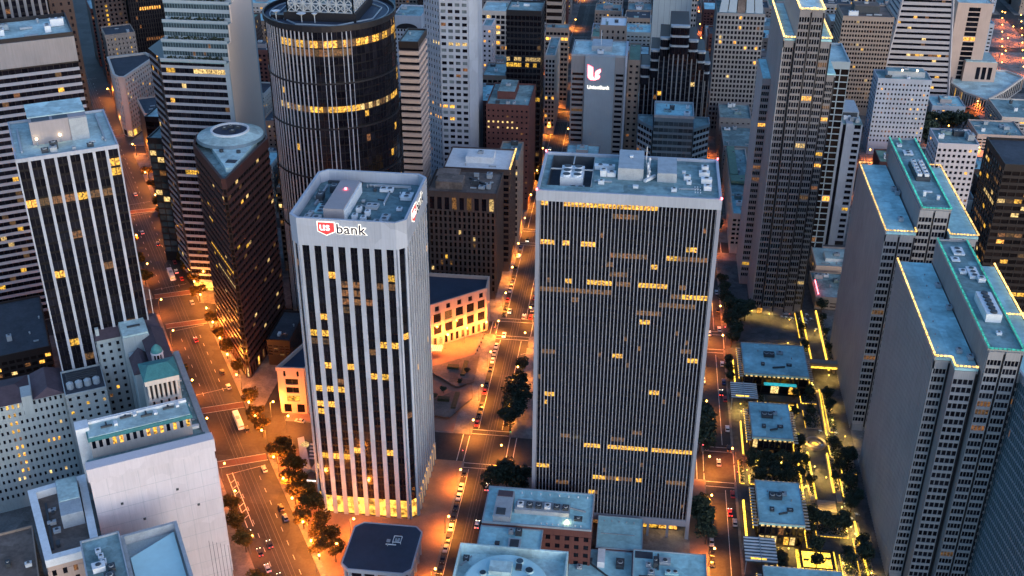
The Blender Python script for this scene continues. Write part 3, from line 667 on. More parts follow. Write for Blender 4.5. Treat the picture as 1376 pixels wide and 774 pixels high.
l = b.L(123.6, 480); mb = MB(); mb.box(l[0]-3, l[0]+3, l[1]-9, l[1]+9, 109.4, 111.2, 'plant_dark'); ct = b.mesh('chiller_deck', mb)
for i in range(5):
    for j in range(2):
        b.unit(122.1+j*3, 473+i*3.6, 111.2, 1.8, 2.4, 1.4, 'plant_white')
for x, y, w_, d, h in [(123, 503, 4, 5, .8), (120.6, 512, 2, 3, 1), (121, 455, 1.2, 1.2, 2.4), (126, 452, 1.2, 1.2, 2), (124, 459, 2, 1, .7)]: b.unit(x, y, 109.4, w_, d, h, 'plant_white')
for x, y in ((114.5, 482), (115.5, 478), (112, 450)): b.unit(x, y, 99.8, 2, 2.6, 1.6, 'steel_blue')
b.finish(300, 4)
b = ec_tower('stepped_tower', 'tallest grey stepped tower with gold light strips round its upper roofs', 65.8, 606, [(65.8, 71.5, 540, 1, 149), (71.6, 83.1, 538.8, 2, 164), (83.2, 88.3, 540.4, 1, 149), (88.4, 92.8, 543, 1, 132)], None, 150, 165, nz=41, fm='ribbed_dark')
b.box('wall', 61.6, 66.2, 572.5, 606, 0, 119.5, 'ribbed_concrete')
b.facade((61.6, 572.5), (65.8, 572.5), 4, 116, 1, 33, pw=.5, sh=1.4, dp=.4, sd=.36, pm='ribbed_concrete', sub=4, lit=litp(.08))
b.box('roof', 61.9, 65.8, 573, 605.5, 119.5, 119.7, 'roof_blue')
b.box('penthouse_roof', 71.9, 82.9, 540, 600, 164.05, 164.4, 'roof_pale')
b.clutter(73, 82, 545, 598, 164.4, 6)
strip(b, [(66, 606, 151), (66, 540, 151), (71.5, 540, 151)], .28, 'led_amber'); strip(b, [(83.3, 540.5, 151), (88.2, 540.5, 151), (88.2, 606, 151)], .28, 'led_amber')
strip(b, [(71.7, 600, 165), (71.7, 538.8, 165), (77.4, 538.8, 165), (77.4, 540, 165), (79, 540, 165), (79, 538.8, 165), (83, 538.8, 165), (83, 600, 165)], .28, 'led_amber')
for x in (70.5, 75): b.facade((x-1.7, 539.6), (x+1.7, 539.6), .3, 3.6, 1, 1, pw=.4, sh=.2, dp=.2, pm='bronze', lit=lambda j, i, r: 'lit_lobby', wname='lobby_window')
b.finish(300, 4)
# ribbed blue-grey block at the lower right corner
b = B('ribbed_block', 'blue-grey ribbed office block with thin pale floor lines at the lower right edge', 'office block', 150, 310)
EP = [(128.8, 345.8), (139.9, 268), (190, 268), (190, 345.8)]
b.poly('core', inset(EP, .4), 0, 98.6, 'steel_blue', 'roof_dark')
a, c = inset(EP, .4)[:2]
b.facade(a, c, 1, 97, 64, 26, pw=.34, sh=.62, dp=.4, sd=.30, pm='teal_panel', sm='band_metal', sind=True, gl='glass_blue', lit=litp(.004, .8))
ring(b, 'parapet', EP, .8, 97.1, 100, 'band_metal'); b.clutter(140, 170, 300, 340, 98.6, 8, 1.3)
b.finish(300, 3)
# ================================================================ round black tower
def circ(cx, cy, r, n, a0=0): return [(cx+r*math.cos(2*math.pi*i/n+a0), cy+r*math.sin(2*math.pi*i/n+a0)) for i in range(n)]
CX, CY, CR, CH = -148.5, 521, 31.2, 162.0
b = B('round_tower', 'round black glass tower ringed by lit floors with a white lattice frame on its roof', 'skyscraper', CX, CY)
NS = 44
zs = [0, 58, 88, 113, 135, CH-2.4]; 
b.poly('core', circ(CX, CY, CR-.8, NS), 0, CH-3, 'dark_metal')
for k in range(NS):
    am = 2*math.pi*(k+.5)/NS
    if math.sin(am) > .45: continue
    left = math.degrees(am) % 360
    ribs = 212 < left < 258; ribs2 = (255 <= left < 300 and k % 2 == 0)
    for zi in range(5):
        ro = CR-.8 + (4-zi)*.22
        P = [(CX+ro*math.cos(2*math.pi*(k+q)/NS), CY+ro*math.sin(2*math.pi*(k+q)/NS)) for q in (0, 1)]
        nf = max(4, round((zs[zi+1]-zs[zi])/3.9))
        def lf(j, i, rn, zi=zi, k=k, nf=nf, left=left):
            if zi == 4 and j == nf-2 and (left > 240 or left < 200): return ('lit' if rn.random() < .55 else 'lit_dim')
            if zi == 4 and j == nf-3 and left < 215: return 'lit'
            if zi == 4 and j == nf-3 and 235 < left < 300: return 'lit_dim'
            if zi == 3 and j == 2 and left > 232: return rn.choice(('lit_pale', 'lit', 'lit_dim')) if rn.random() < .92 else None
            if zi == 3 and j == nf-1 and left < 205: return 'lit'
            if zi == 1 and j in (4, 5) and left > 250: return 'lit' if rn.random() < .55 else None
            return rn.choice(('lit_dim', 'lit')) if rn.random() < .012 else None
        b.facade(P[0], P[1], zs[zi]+.3, zs[zi+1]-.5, 2, nf, pw=.5 if ribs or ribs2 else .12, sh=.7, dp=.45 if ribs else .5 if ribs2 else .25, sd=.1, pm='band_metal' if ribs or ribs2 else 'dark_metal', sm='spandrel_glass', lit=lf)
for zi in range(5): 
    P = circ(CX, CY, CR-.8+(4-zi)*.22+.45, NS); ring(b, 'setback_ledge', P, .9, zs[zi+1]-.5, zs[zi+1]+.3, 'dark_metal')
ring(b, 'parapet', circ(CX, CY, CR+.15, NS), .8, CH-2.5, CH, 'dark_metal'); b.poly('roof', circ(CX, CY, CR-.75, NS), CH-3, CH-1.8, 'roof_navy')
ring(b, 'gutter', circ(CX, CY, CR-3.2, NS), .35, CH-1.8, CH-1.2, 'steel_blue'); ring(b, 'gutter', circ(CX, CY, CR-6, 8, math.pi/8), .35, CH-1.8, CH-1.2, 'steel_blue')
b.box('platform', CX-17, CX+17, CY-17, CY+17, CH-1.75, CH+2.2, 'dark_metal')
mb = MB(); z0_, z1_ = CH+2.2, CH+10; l = b.L(CX, CY); W_ = 15.5; nn = 8
for k in range(nn+1):
    u = -W_+2*W_*k/nn
    for sgn in (-1, 1):
        mb.bar((l[0]+u, l[1]+sgn*W_, z0_), (l[0]+u, l[1]+sgn*W_, z1_), .3, 'plant_grey'); mb.bar((l[0]+sgn*W_, l[1]+u, z0_), (l[0]+sgn*W_, l[1]+u, z1_), .3, 'plant_grey')
        if k < nn:
            v = u+2*W_/nn
            for za, zb in ((z0_, (z0_+z1_)/2), ((z0_+z1_)/2, z0_), ((z0_+z1_)/2, z1_), (z1_, (z0_+z1_)/2)):
                mb.bar((l[0]+u, l[1]+sgn*W_, za), (l[0]+v, l[1]+sgn*W_, zb), .2, 'plant_grey'); mb.bar((l[0]+sgn*W_, l[1]+u, za), (l[0]+sgn*W_, l[1]+v, zb), .2, 'plant_grey')
for z in (z0_, (z0_+z1_)/2, z1_):
    for sgn in (-1, 1): mb.bar((l[0]-W_, l[1]+sgn*W_, z), (l[0]+W_, l[1]+sgn*W_, z), .25, 'plant_grey'); mb.bar((l[0]+sgn*W_, l[1]-W_, z), (l[0]+sgn*W_, l[1]+W_, z), .25, 'plant_grey')
b.mesh('lattice_frame', mb, kind='stuff')
for x, y, r in ((CX-8, CY-19, 2.2), (CX-21, CY-16, 2.0), (CX-2, CY-18.5, 1.3)):
    mb = MB(); l = b.L(x, y); mb.frustum(l, .25, .25, CH-1.8, CH+1.5, 'plant_grey', 8)
    mb.frustum((l[0], l[1]), r*.25, r, CH+1.5, CH+2.4, 'plant_white', 14); b.mesh('satellite_dish', mb)
b.clutter(CX-13, CX+13, CY-14, CY+10, CH+2.25, 8, 1.2)
b.box('equipment_shelf', CX-24, CX-16, CY-15, CY-12, CH-1.75, CH+.2, 'dark_metal')
b.finish(300, 4)
b = tower('added_dark_wing', 'low dark glass wing with lit windows squeezed between the triangular and round towers', 'building', -174.5, -163, 458, 487, 15, 4, 4, side='R', pm='bronze', roof='roof_dark', gl='glass_bronze', lit=litp(.3, .6), clut=3)  # wing added so the pale ground between the towers turns dark
b = tower('slim_grey_block', 'slim grey block with a few lit windows behind the triangular tower', 'building', -196, -177, 556, 590, 52, 5, 13, side='R', pm='tan_stone', roof='roof_pale', lit=litp(.12, .5), clut=4)
# low stone annex with big square windows that wraps the plaza behind the bank tower
AP = [(-157.2, 419.5), (-141.5, 421.0), (-133, 432), (-113, 470.5), (-71.8, 501.6), (-71.8, 517), (-127, 505)]
b = B('stone_annex', 'low peach stone annex with large square windows glowing at street level beside the plaza', 'building', -110, 480)
# two wings: the lit wing facing the plaza and the stub by the avenue
W1 = [(-97, 483.6), (-71.9, 504.4), (-72.3, 517.5), (-109, 517.5), (-109, 473.7)]
b.poly('wall', inset(W1, .6), 0, 23.4, 'bronze', 'roof_navy'); ring(b, 'parapet', W1, .8, 23.4, 25.2, 'pink_stone')
F1 = inset(W1, .6)
for a, c, n_ in ((F1[4], F1[0], 2), (F1[0], F1[1], 5), (F1[1], F1[2], 3)):
    kw = dict(pm='pink_stone', dp=.6, sd=.58)
    b.facade(a, c, 0.2, 5.4, n_*2, 1, pw=1.5, sh=.5, lit=litp(.5, .7), **kw)
    b.facade(a, c, 5.4, 19.2, n_, 2, pw=2.0, sh=1.9, lit=litp(.12, .7), pd=.63, sub=1, pm='pink_stone', dp=.6, sd=.58)
    b.facade(a, c, 19.2, 23.4, n_*1.0 if False else n_*1, 1, pw=4.0 if n_ < 9 else 3, sh=1.3, top=1.2, pd=.61, pm='pink_stone', dp=.6, sd=.57)
W2 = [(-157.4, 419.2), (-141.6, 421.8), (-141.6, 450), (-157.6, 450)]
W2 = [(-156.9, 418.6), (-143.6, 419.4), (-134, 440), (-147, 452)]
b.poly('wall', inset(W2, .6), 0, 23.4, 'bronze', 'roof_navy'); ring(b, 'parapet', W2, .8, 23.4, 25.2, 'pink_stone')
F2 = inset(W2, .6)
for a, c, n_ in ((F2[0], F2[1], 1), (F2[3], F2[0], 3), (F2[1], F2[2], 2)):
    b.facade(a, c, .2, 5.4, n_*2, 1, pw=2.6, sh=.5, dp=.6, sd=.58, pm='pink_stone', lit=litp(.4, .6))
    b.facade(a, c, 5.4, 19.2, n_, 3, pw=6.2, sh=1.5, dp=.6, sd=.58, pd=.63, pm='pink_stone', lit=lambda j, i, rn: 'lit' if j == 0 else None, sub=2)
    b.facade(a, c, 19.2, 23.4, n_*2, 1, pw=5.0, sh=1.3, dp=.6, sd=.57, pd=.61, pm='pink_stone', top=1.2)
b.box('entrance_canopy', -99, -91, 474.6, 480.5, 3.6, 4.1, 'pale_concrete')
for k in range(7): b.box('canopy_slat', -98.6+k*1.1, -98.2+k*1.1, 474.7, 480.4, 4.1, 4.3, 'plant_white')
b.finish(200, 4)
# ================================================================ three-cornered red granite tower
TP0 = [(-181.9, 445.2), (-179.6, 445.4), (-176.4, 496), (-181.5, 504), (-191, 511.5), (-201, 511.5), (-209.6, 505), (-212.2, 496), (-209.4, 484)]
b = B('triangular_tower', 'dark red three-cornered tower with rounded corners under a round teal rooftop dome', 'skyscraper', -192, 485)
I = inset(TP0, .5); HT = 105.0
b.poly('core', I, 0, HT-4, 'bronze')
for k in (8, 0, 1, 2, 7, 6):
    a, c = I[k], I[(k+1) % 9]; Lg = math.hypot(c[0]-a[0], c[1]-a[1]); n_ = max(1, round(Lg/3.1))
    nose = k == 0
    b.facade(a, c, 6, HT-5, n_, 25, pw=.35, sh=1.85 if not nose else 1.0, dp=.5, pd=.14, sd=.5, pm='bronze', sm='red_granite' if not nose else 'bronze', sind=(k in (8, 1)), lit=litp(.05, .45, 'lit', .03), gl='glass_bronze')
    b.facade(a, c, .2, 6, n_, 1, pw=.8, sh=.6, dp=.5, sd=.45, pm='red_granite', lit=litp(.7, .4, 'lit_lobby'))
ring(b, 'parapet', TP0, 1.1, HT-5, HT, 'red_granite'); b.poly('roof', I, HT-4, HT-2.2, 'roof_grey')
l = b.L(-194.3, 494.5); mb = MB()
mb.prism([b.L(*p) for p in [(-205.6, 491), (-184, 457.5), (-181, 457.8), (-180.2, 491), (-184, 500), (-192, 506), (-200, 505.5), (-205, 499)]], HT-2.2, HT+.2, 'roof_pale'); b.mesh('penthouse', mb)
mb = MB(); mb.frustum(l, 16.2, 15.6, HT+.2, HT+1.6, 'teal_panel', 40); mb.frustum(l, 15.6, 9.2, HT+1.6, HT+3.4, 'roof_pale', 40); dome = b.mesh('dome', mb)
mb = MB(); mb.frustum(l, 8.2, 8.2, HT+3.4, HT+3.46, 'roof_navy', 32); b.mesh('well', mb, dome)
P = [(-194.3+9.2*math.cos(a), 494.5+9.2*math.sin(a)) for a in [2*math.pi*i/32 for i in range(32)]]; ring(b, 'well_rim', P, 1.0, HT+3.3, HT+4.3, 'plant_white')
for dx, dy in ((-3, 1), (2, -2), (3, 3), (-1, 4)): b.unit(-194.3+dx, 494.5+dy, HT+3.46, 2.4, 1.6, 1.2, 'plant_dark')
for x, y in ((-192.2, 475.5), (-184, 475.5)):
    mb = MB(); q_ = b.L(x, y); mb.frustum(q_, 1.0, 1.0, HT+.2, HT+1.4, 'plant_dark', 12); b.mesh('vent_stack', mb)
b.box('hatch', -186, -181.4, 463, 466.4, HT+.2, HT+.5, 'roof_dark')
b.finish(300, 4)
# ================================================================ striped tower with planted terraces and a blank side wall
b = B('striped_tower', 'dark and grey striped tower stepping back in planted terraces beside a blank beige side wall', 'skyscraper', -222, 550)
XL, XR, YF, YB = -239.5, -204, 528, 572
CHF = [(XL, YF), (XR, YF), (XR, YB), (XL-14, YB), (XL-14, YF+18), (XL-3.2, YF+4.6)]
b.poly('core', inset(CHF, .6), 0, 131, 'dark_metal')
nfl = 32
kw = dict(pw=.16, sh=1.4, dp=.6, pd=.2, sd=.34, pm='dark_metal', sm='band_metal', gl='glass')
b.facade((XL+.1, YF+.6), (XR-2.3, YF+.6), 5, 131, 14, nfl, sind=True, lit=litp(.03, .4, 'lit', .06), **kw)
b.box('edge_pier', XR-2.25, XR+.06, YF-.05, YF+.9, 0, 131, 'steel_blue')
a, c = inset(CHF, .6)[5], inset(CHF, .6)[0]
b.facade(a, c, 5, 131, 2, nfl, pw=1.0, sh=1.65, dp=.6, pd=.66, sd=.5, pm='dark_metal', sm='pale_concrete', lit=litp(.05))
a, c = inset(CHF, .6)[4], inset(CHF, .6)[5]
b.facade(a, c, 5, 131, 6, nfl, sind=False, lit=litp(.06), **kw)
b.box('lobby', XL+.5, XR-3, YF+.05, YF+.58, .2, 4.9, 'lit_lobby')
b.box('side_wall', XR-.55, XR+.02, YF+1.0, YB-1.8, 0, 131, 'beige_panel'); b.box('edge_pier', XR-.6, XR+.06, YB-1.75, YB+.3, 0, 200, 'steel_blue')
for k in range(5):
    yk = YF+.3+k*4.3; z0_ = 131+k*8.6; z1_ = z0_+8.6 if k < 4 else 200
    b.box('terrace_block', XL+1.5, XR-.6, yk+2.2, YB, z0_, z1_, 'teal_panel')
    b.box('side_wall', XR-.55, XR+.02+k*.002, yk+2.2, YB-1.8, z0_, z1_, 'beige_panel')
    b.box('terrace_floor', XL+1, XR-.4, yk-2, yk+2.15, z0_-.35, z0_+.05, 'roof_grey')
    b.facade((XL+1.5, yk+2.2), (XR-.6, yk+2.2), z0_+.2, z0_+8.3, 24, 2, pw=.2, sh=1.9, dp=.35, pd=.15, sd=.35, pm='teal_panel', sm='steel_blue', gl='glass_blue', lit=litp(.012))
    b.box('terrace_rail', XL+1, XR-.4, yk-2.0, yk-1.7, z0_+.06, z0_+1.5, 'steel_blue')
    mb = MB(); rn = random.Random(k)
    for i in range(160):
        x = rn.uniform(XL+4, XR-3); y = yk+rn.uniform(-.9, 1.4); z = z0_+rn.uniform(.5, 2.2); r = rn.uniform(.3, .7); l = b.L(x, y)
        for q in range(3):
            v1 = Vector((rn.gauss(0, 1), rn.gauss(0, 1), rn.gauss(0, 1))).normalized()*r; v2 = Vector((rn.gauss(0, 1), rn.gauss(0, 1), rn.gauss(0, 1))).normalized()*r; c_ = Vector((*l, z))
            mb.face([c_-v1, c_+v2, c_+v1, c_-v2], 'leaf_dark')
    b.mesh('planting', mb, kind='stuff')
b.box('roof', XL+1.5, XR-.6, YF+20, YB, 200, 200.6, 'roof_grey'); b.finish(300, 4)
# glass block and little round-fronted block before it
b = tower('dark_glass_block', 'narrow dark glass block with lit floors tucked left of the striped tower', 'office block', -268, -252, 560, 590, 76, 4, 17, ns=6, gl='glass_blue', lit=litp(.16, .3, 'lit_pale'), pm='dark_metal', pw=.3, sh=.9, clut=2)
b = tower('dark_block', 'small black block with a pale flat roof beside the striped tower', 'office block', -300, -268, 628, 660, 62, 6, 12, pm='dark_metal', pw=.3, sh=1.4, roof='roof_pale', lit=litp(.04), clut=3)
# ================================================================ the left-hand group, on the avenue's grid
b = B('ribbed_tower', 'dark tower with eight broad white vertical piers and a teal roof left of the avenue', 'skyscraper', 15, 450, True)
SX0, SX1, T0, T1, HS = -2.8, 33.8, 428.6, 471.5, 145
b.box('core', SX0+.8, SX1-.8, T0+.8, T1, 0, HS-1.4, 'dark_metal')
def ltf(j, i, rn):
    if j == 31 and 1 <= i <= 6: return 'lit' if rn.random() < .3 else 'lit_dim'
    if j in (33, 34) and i == 7 and rn.random() < .8: return 'lit'
    if rn.random() < .04: return rn.choice(('lit_dim', 'lit_dim', 'lit'))
b.facade((SX0, T0+.8), (SX1, T0+.8), 4, HS-1.6, 8, 36, pw=1.05, sh=.9, dp=.8, pd=.55, sd=.1, sub=2, pm='pale_concrete', sm='spandrel_glass', pind=True, lit=ltf)
b.facade((SX1-.8, T0+.8), (SX1-.8, T1), 4, HS-1.6, 9, 36, pw=1.05, sh=.9, dp=.8, pd=.55, sd=.1, sub=2, pm='pale_concrete', sm='spandrel_glass', pind=True, lit=litp(.05))
b.box('roof', SX0+.6, SX1-.6, T0+.7, T1-.6, HS-1.5, HS-.9, 'roof_pale'); b.parapet(SX0-.05, SX1+.05, T0-.08, T1+.05, HS-1.5, 1.5, .6, 'pale_concrete')
PZ = HS-.9
q = b.box('penthouse', 4.5, 25, 443, 464, PZ, PZ+9, 'penthouse_grey'); b.box('penthouse_roof', 4.3, 25.2, 448, 464.2, PZ+9, PZ+9.4, 'roof_pale', q)
b.box('louvre', 5.5, 12, 443.6, 447.5, PZ+9, PZ+9.1, 'plant_dark', q); b.box('louvre', 13, 18.5, 443.6, 447.5, PZ+9, PZ+9.1, 'plant_dark', q); b.box('penthouse_wing', 18.6, 25.05, 442.2, 447.8, PZ, PZ+8.8, 'plant_grey', q)
for x, y in ((6, 441.5), (6, 446), (14.5, 442.6)):
    mb = MB(); mb.frustum(b.L(x, y), .4, .4, PZ+2.6, PZ+3.2, 'lamp_pale', 8); mb.frustum(b.L(x, y), .12, .12, PZ, PZ+2.6, 'plant_grey', 6); b.mesh('roof_lamp', mb)
b.clutter(-1, 33, 430, 440, PZ, 7); b.duct(0, 436, 0, 462, PZ); b.duct(30, 436, 30, 468, PZ, .3); b.finish(300, 4)
b = tower('banded_tower', 'tower of pale and dark horizontal bands under a blank grey crown, left edge', 'skyscraper', -30, 33.6, 574.5, 612, 150, 22, 34, mk=True, side='R', ns=12, pm='dark_metal', sm='band_metal', pw=.25, sh=1.5, dp=.45, pd=.15, sd=.45, sind=True, lit=litp(.09, .65, 'lit', .02), fascia=13, roof='roof_pale', clut=0, par=2, core='dark_metal', fin=False)
b.box('crown', -30.1, 33.7, 573.6, 612, 136, 148.02, 'grey_concrete'); b.clutter(-20, 32, 577, 610, 148.1, 10, 1.6, ('plant_white', 'plant_grey', 'steel_blue')); b.finish(300, 4)
b = tower('piered_tower', 'dark tower with close vertical piers behind the banded tower at the upper left', 'skyscraper', -30, 28, 650, 680, 175, 16, 44, mk=True, pm='grey_concrete', sm='dark_metal', pw=1.4, sh=1.3, dp=.6, sd=.2, lit=litp(.05))
b = tower('plain_tower', 'plain dark brown tower beside the piered one at the upper left edge', 'office block', 29, 41, 655, 682, 168, 3, 40, mk=True, pm='brown_stone', pw=2.8, sh=2.2, lit=litp(.02))
b = tower('narrow_brown_tower', 'tall brown tower with a single column of lit stair windows, far left', 'skyscraper', 76, 100, 960, 985, 120, 7, 30, side='', mk=True, pm='brown_stone', pw=1.8, sh=1.8, lit=lambda j, i, rn: 'lit' if i == 2 and rn.random() < .7 else ('lit_dim' if rn.random() < .03 else None))
b = tower('black_ribbed_tower', 'black ribbed tower with two lit floors left of the striped tower', 'skyscraper', 101, 150, 950, 985, 130, 26, 34, side='', mk=True, pm='bronze', sm='dark_metal', pw=.7, sh=1.0, dp=.6, sd=.1, lit=lambda j, i, rn: 'lit' if (j == 15 and 3 < i < 13) or (j == 11 and 12 < i < 22) else 'lit_dim' if j == 8 and 4 < i < 13 else ('lit_dim' if rn.random() < .01 else None))
b = tower('beige_block', 'beige block with two columns of lit windows behind the wedge-shaped building', 'building', 75, 97, 900, 925, 57, 8, 13, mk=True, side='R', pm='tan_stone', pw=2.0, sh=2.2, lit=lambda j, i, rn: 'lit' if (i in (2, 6)) and rn.random() < .75 else None, roof='roof_dark', clut=2)
FP = [st(73, 829), st(77, 827), st(104, 866), st(100, 880), st(72.5, 880), st(71, 835)]
b = B('wedge_building', 'old beige wedge-shaped office building lit orange from the street', 'building', *st(80, 855)); I = inset(FP, .4)
b.poly('wall', I, 0, 44, 'cream_stone')
for k in (5, 0, 1, 4):
    a, c = I[k], I[(k+1) % 6]; Lg = math.hypot(c[0]-a[0], c[1]-a[1])
    b.facade(a, c, 5, 44, max(2, round(Lg/3.4)), 11, pw=1.9, sh=1.7, dp=.4, pm='cream_stone', lit=litp(.08)); b.facade(a, c, .2, 5, max(1, round(Lg/6)), 1, pw=.8, sh=.4, dp=.4, pm='cream_stone', lit=litp(.8, .2, 'lit_lobby'))
ring(b, 'cornice', inset(FP, -.6), 1.6, 44, 46, 'cream_stone'); b.poly('roof', I, 44, 44.6, 'roof_dark'); b.finish(200)
b = tower('low_dark_block', 'low dark block with a flat roof between the beige block and the wedge-shaped building', 'building', 78, 104, 884, 898, 40, 6, 9, mk=True, pm='brown_stone', roof='roof_dark', lit=litp(.03), clut=5)
# old headquarters: winged block with mauve roofs, temple-topped tower, cupola
b = B('old_headquarters', 'old blue-grey winged block with mauve hipped roofs and a cupola by the avenue', 'building', 25, 410, True)
b.box('wall', 12.2, 36.6, 424, 440-3.2, 0, 66, 'old_stucco'); b.box('wall', 29.5, 37.4, 385.8, 424, 0, 66, 'old_stucco')
kw = dict(pw=2.0, sh=1.9, dp=.3, pm='old_stucco', lit=litp(.12, .5))
b.facade((12.2, 423.9), (21.6, 423.9), 6, 64, 3, 17, **kw); b.facade((29.4, 424), (29.4, 396), 6, 64, 8, 17, **kw); b.facade((37.4, 386), (37.4, 436.8), 6, 64, 15, 17, **kw)
b.facade((12.1, 436.8), (12.1, 424), 6, 64, 4, 17, **kw)
b.box('stair_tower', 21.6, 32, 416.6, 432, 0, 68.5, 'old_stucco'); b.box('stair_tower_roof', 21.9, 31.7, 417, 431.6, 68.5, 69.3, 'roof_pale'); b.box('skylight', 24.5, 29.6, 423, 424.4, 69.3, 69.6, 'plant_dark')
def hip(b, name, x0, x1, y0, y1, z0, h, along, mat, hipe=4.0):
    a = b.L(x0, y0); c = b.L(x1, y1); mb = MB(); mx, my = (a[0]+c[0])/2, (a[1]+c[1])/2
    A = [(a[0], a[1], z0), (c[0], a[1], z0), (c[0], c[1], z0), (a[0], c[1], z0)]
    if along == 'x': r0, r1 = (a[0]+hipe, my, z0+h), (c[0]-hipe, my, z0+h); fs = [(A[0], A[1], r1, r0), (A[2], A[3], r0, r1), (A[1], A[2], r1), (A[3], A[0], r0)]
    else: r0, r1 = (mx, a[1]+hipe, z0+h), (mx, c[1]-hipe, z0+h); fs = [(A[1], A[2], r1, r0), (A[3], A[0], r0, r1), (A[0], A[1], r0), (A[2], A[3], r1)]
    for f in fs: mb.face(f, mat)
    mb.face(A[::-1], mat); return b.mesh(name, mb)
hip(b, 'tiled_roof', 11.6, 37.6, 423.4, 437.4, 66, 2.4, 'x', 'roof_mauve', 2); hip(b, 'tiled_roof', 28.8, 38, 385.5, 423.3, 66.02, 2.6, 'y', 'roof_mauve', 1); hip(b, 'tiled_roof', 22.4, 30.4, 398, 412, 62, 4.5, 'y', 'roof_mauve', 1)
b.box('wall', 22.8, 29.4, 398.4, 416, 0, 62, 'old_stucco')
for x, y in ((13, 436), (36.5, 436)): 
    mb = MB(); mb.bar((*b.L(x, y), 66), (*b.L(x, y), 78), .12, 'plant_white'); b.mesh('flagpole', mb)
b.box('chimney', 12.4, 13.8, 426, 427.6, 66.5, 70, 'old_stucco')
l = b.L(31.6, 390.5); mb = MB(); mb.frustum(l, 2.3, 2.3, 66, 70, 'white_paint', 14); cup = b.mesh('cupola', mb)
for k in range(10):
    a_ = 2*math.pi*k/10; mb = MB(); mb.frustum((l[0]+2.0*math.cos(a_), l[1]+2.0*math.sin(a_)), .22, .2, 70, 74.4, 'white_paint', 6); b.mesh('column', mb, cup)
mb = MB(); mb.frustum(l, 1.3, 1.3, 70, 74.4, 'glass', 10); mb.frustum(l, 2.4, 2.3, 74.4, 75, 'white_paint', 14); mb.frustum(l, 2.2, 1.9, 75, 76.4, 'copper_green', 14); mb.frustum(l, 1.9, .9, 76.4, 77.6, 'copper_green', 14); mb.frustum(l, .9, .1, 77.6, 78.2, 'copper_green', 14); b.mesh('cupola_dome', mb, cup)
# temple
TX0, TX1, TT0, TT1, TZ = 24.2, 36.0, 371, 384, 75
b.box('temple_base', TX0, TX1, TT0, TT1, 40, TZ-9, 'cream_stone'); b.box('temple_core', TX0+1.4, TX1-1.4, TT0+1.4, TT1, TZ-9, TZ-2, 'dark_metal')
for k in range(7): 
    mb = MB(); mb.frustum(b.L(TX0+.9+k*(TX1-TX0-1.8)/6, TT0+.8), .5, .42, TZ-9, TZ-2.2, 'cream_stone', 8); b.mesh('column', mb)
for k in range(5):
    mb = MB(); mb.frustum(b.L(TX1-.8, TT0+3+k*2.4), .5, .42, TZ-9, TZ-2.2, 'cream_stone', 8); b.mesh('column', mb)
b.box('entablature', TX0-.3, TX1+.3, TT0-.3, TT1, TZ-2.15, TZ-.02, 'cream_stone')
hip(b, 'copper_roof', TX0-.6, TX1+.6, TT0-.6, TT1+.4, TZ, 2.6, 'x', 'copper_green', 3)
b.facade((TX0+.5, TT0), (TX1-.5, TT0), 46, TZ-9.4, 4, 5, pw=1.9, sh=1.6, dp=.3, pm='cream_stone')
b.box('wall', 37.45, 43, 366, 436, 0, 44, 'old_stucco'); b.facade((42.98, 366), (42.98, 436), 5, 42, 18, 10, pw=1.8, sh=1.6, dp=.3, pm='cream_stone', lit=litp(.06)); b.box('cornice', 37.4, 44, 365.8, 436.2, 44, 45.4, 'steel_blue'); b.box('cornice', 41.8, 44.2, 365.6, 436.4, 45.4, 46.2, 'plant_grey')
b.box('roof', 38, 41.7, 367, 435, 45.4, 45.5, 'roof_grey'); b.clutter(38, 41.6, 368, 434, 45.5, 9, .6); b.finish(300, 4)
# central and left old blocks
b = B('old_office_block', 'old grey block with dark mauve roofs and two columns of lit windows', 'building', -15, 420, True)
b.box('wall', -40, -4, 416.4, 436, 0, 50, 'old_stucco')
def lf(j, i, rn):
    if i in (7, 8) and 2 < j < 13: return 'lit' if rn.random() < .9 else 'lit_dim'
    if j == 6 and i in (13, 14, 15): return 'lit'
    return 'lit_pale' if rn.random() < .02 else None
b.facade((-40, 416.4), (-4.2, 416.4), 4, 49.5, 18, 12, pw=1.15, sh=2.1, dp=.35, pm='old_stucco', lit=lf)
b.facade((-4.02, 416.4), (-4.02, 436), 4, 49.5, 8, 14, pw=1.3, sh=1.5, dp=.35, pm='old_stucco', lit=litp(.04))
hip(b, 'tiled_roof', -41, -16, 416, 436.4, 50, 3, 'x', 'roof_mauve', 5); hip(b, 'tiled_roof', -15.4, -3.4, 416, 436.4, 50, 3.2, 'y', 'roof_mauve', 2); b.box('gable_wall', -19.4, -15.6, 415.9, 424, 44, 52.4, 'old_stucco'); b.finish(300, 4)
b = B('rear_block', 'blue-grey infill block with rooftop tanks between the two old office blocks', 'building', 4, 415, True)
b.box('wall', -3.6, 12, 409.8, 428, 0, 52, 'old_stucco'); b.facade((-3.6, 409.8), (12, 409.8), 4, 51, 5, 15, pw=2.0, sh=1.8, dp=.3, pm='old_stucco', lit=litp(.14, .6)); b.box('roof', -3.2, 11.6, 410.3, 427.6, 52, 52.2, 'roof_dark')
b.parapet(-3.62, 12.02, 409.45, 428, 52, .9, .4, 'old_stucco')
for k in range(4):
    mb = MB(); l = b.L(-1+k*3.3, 415); mb.frustum(l, 1.4, 1.4, 52.2, 54.6, 'steel_blue', 14); mb.frustum(l, 1.4, .2, 54.6, 55.4, 'steel_blue', 14); b.mesh('tank', mb)
for k in range(4):
    mb = MB(); mb.bar((*b.L(-2, 419+k*1.6), 53.2), (*b.L(10, 419+k*1.6), 53.2), .4, 'plant_dark'); b.mesh('pipe', mb)
b.finish(120, 4)
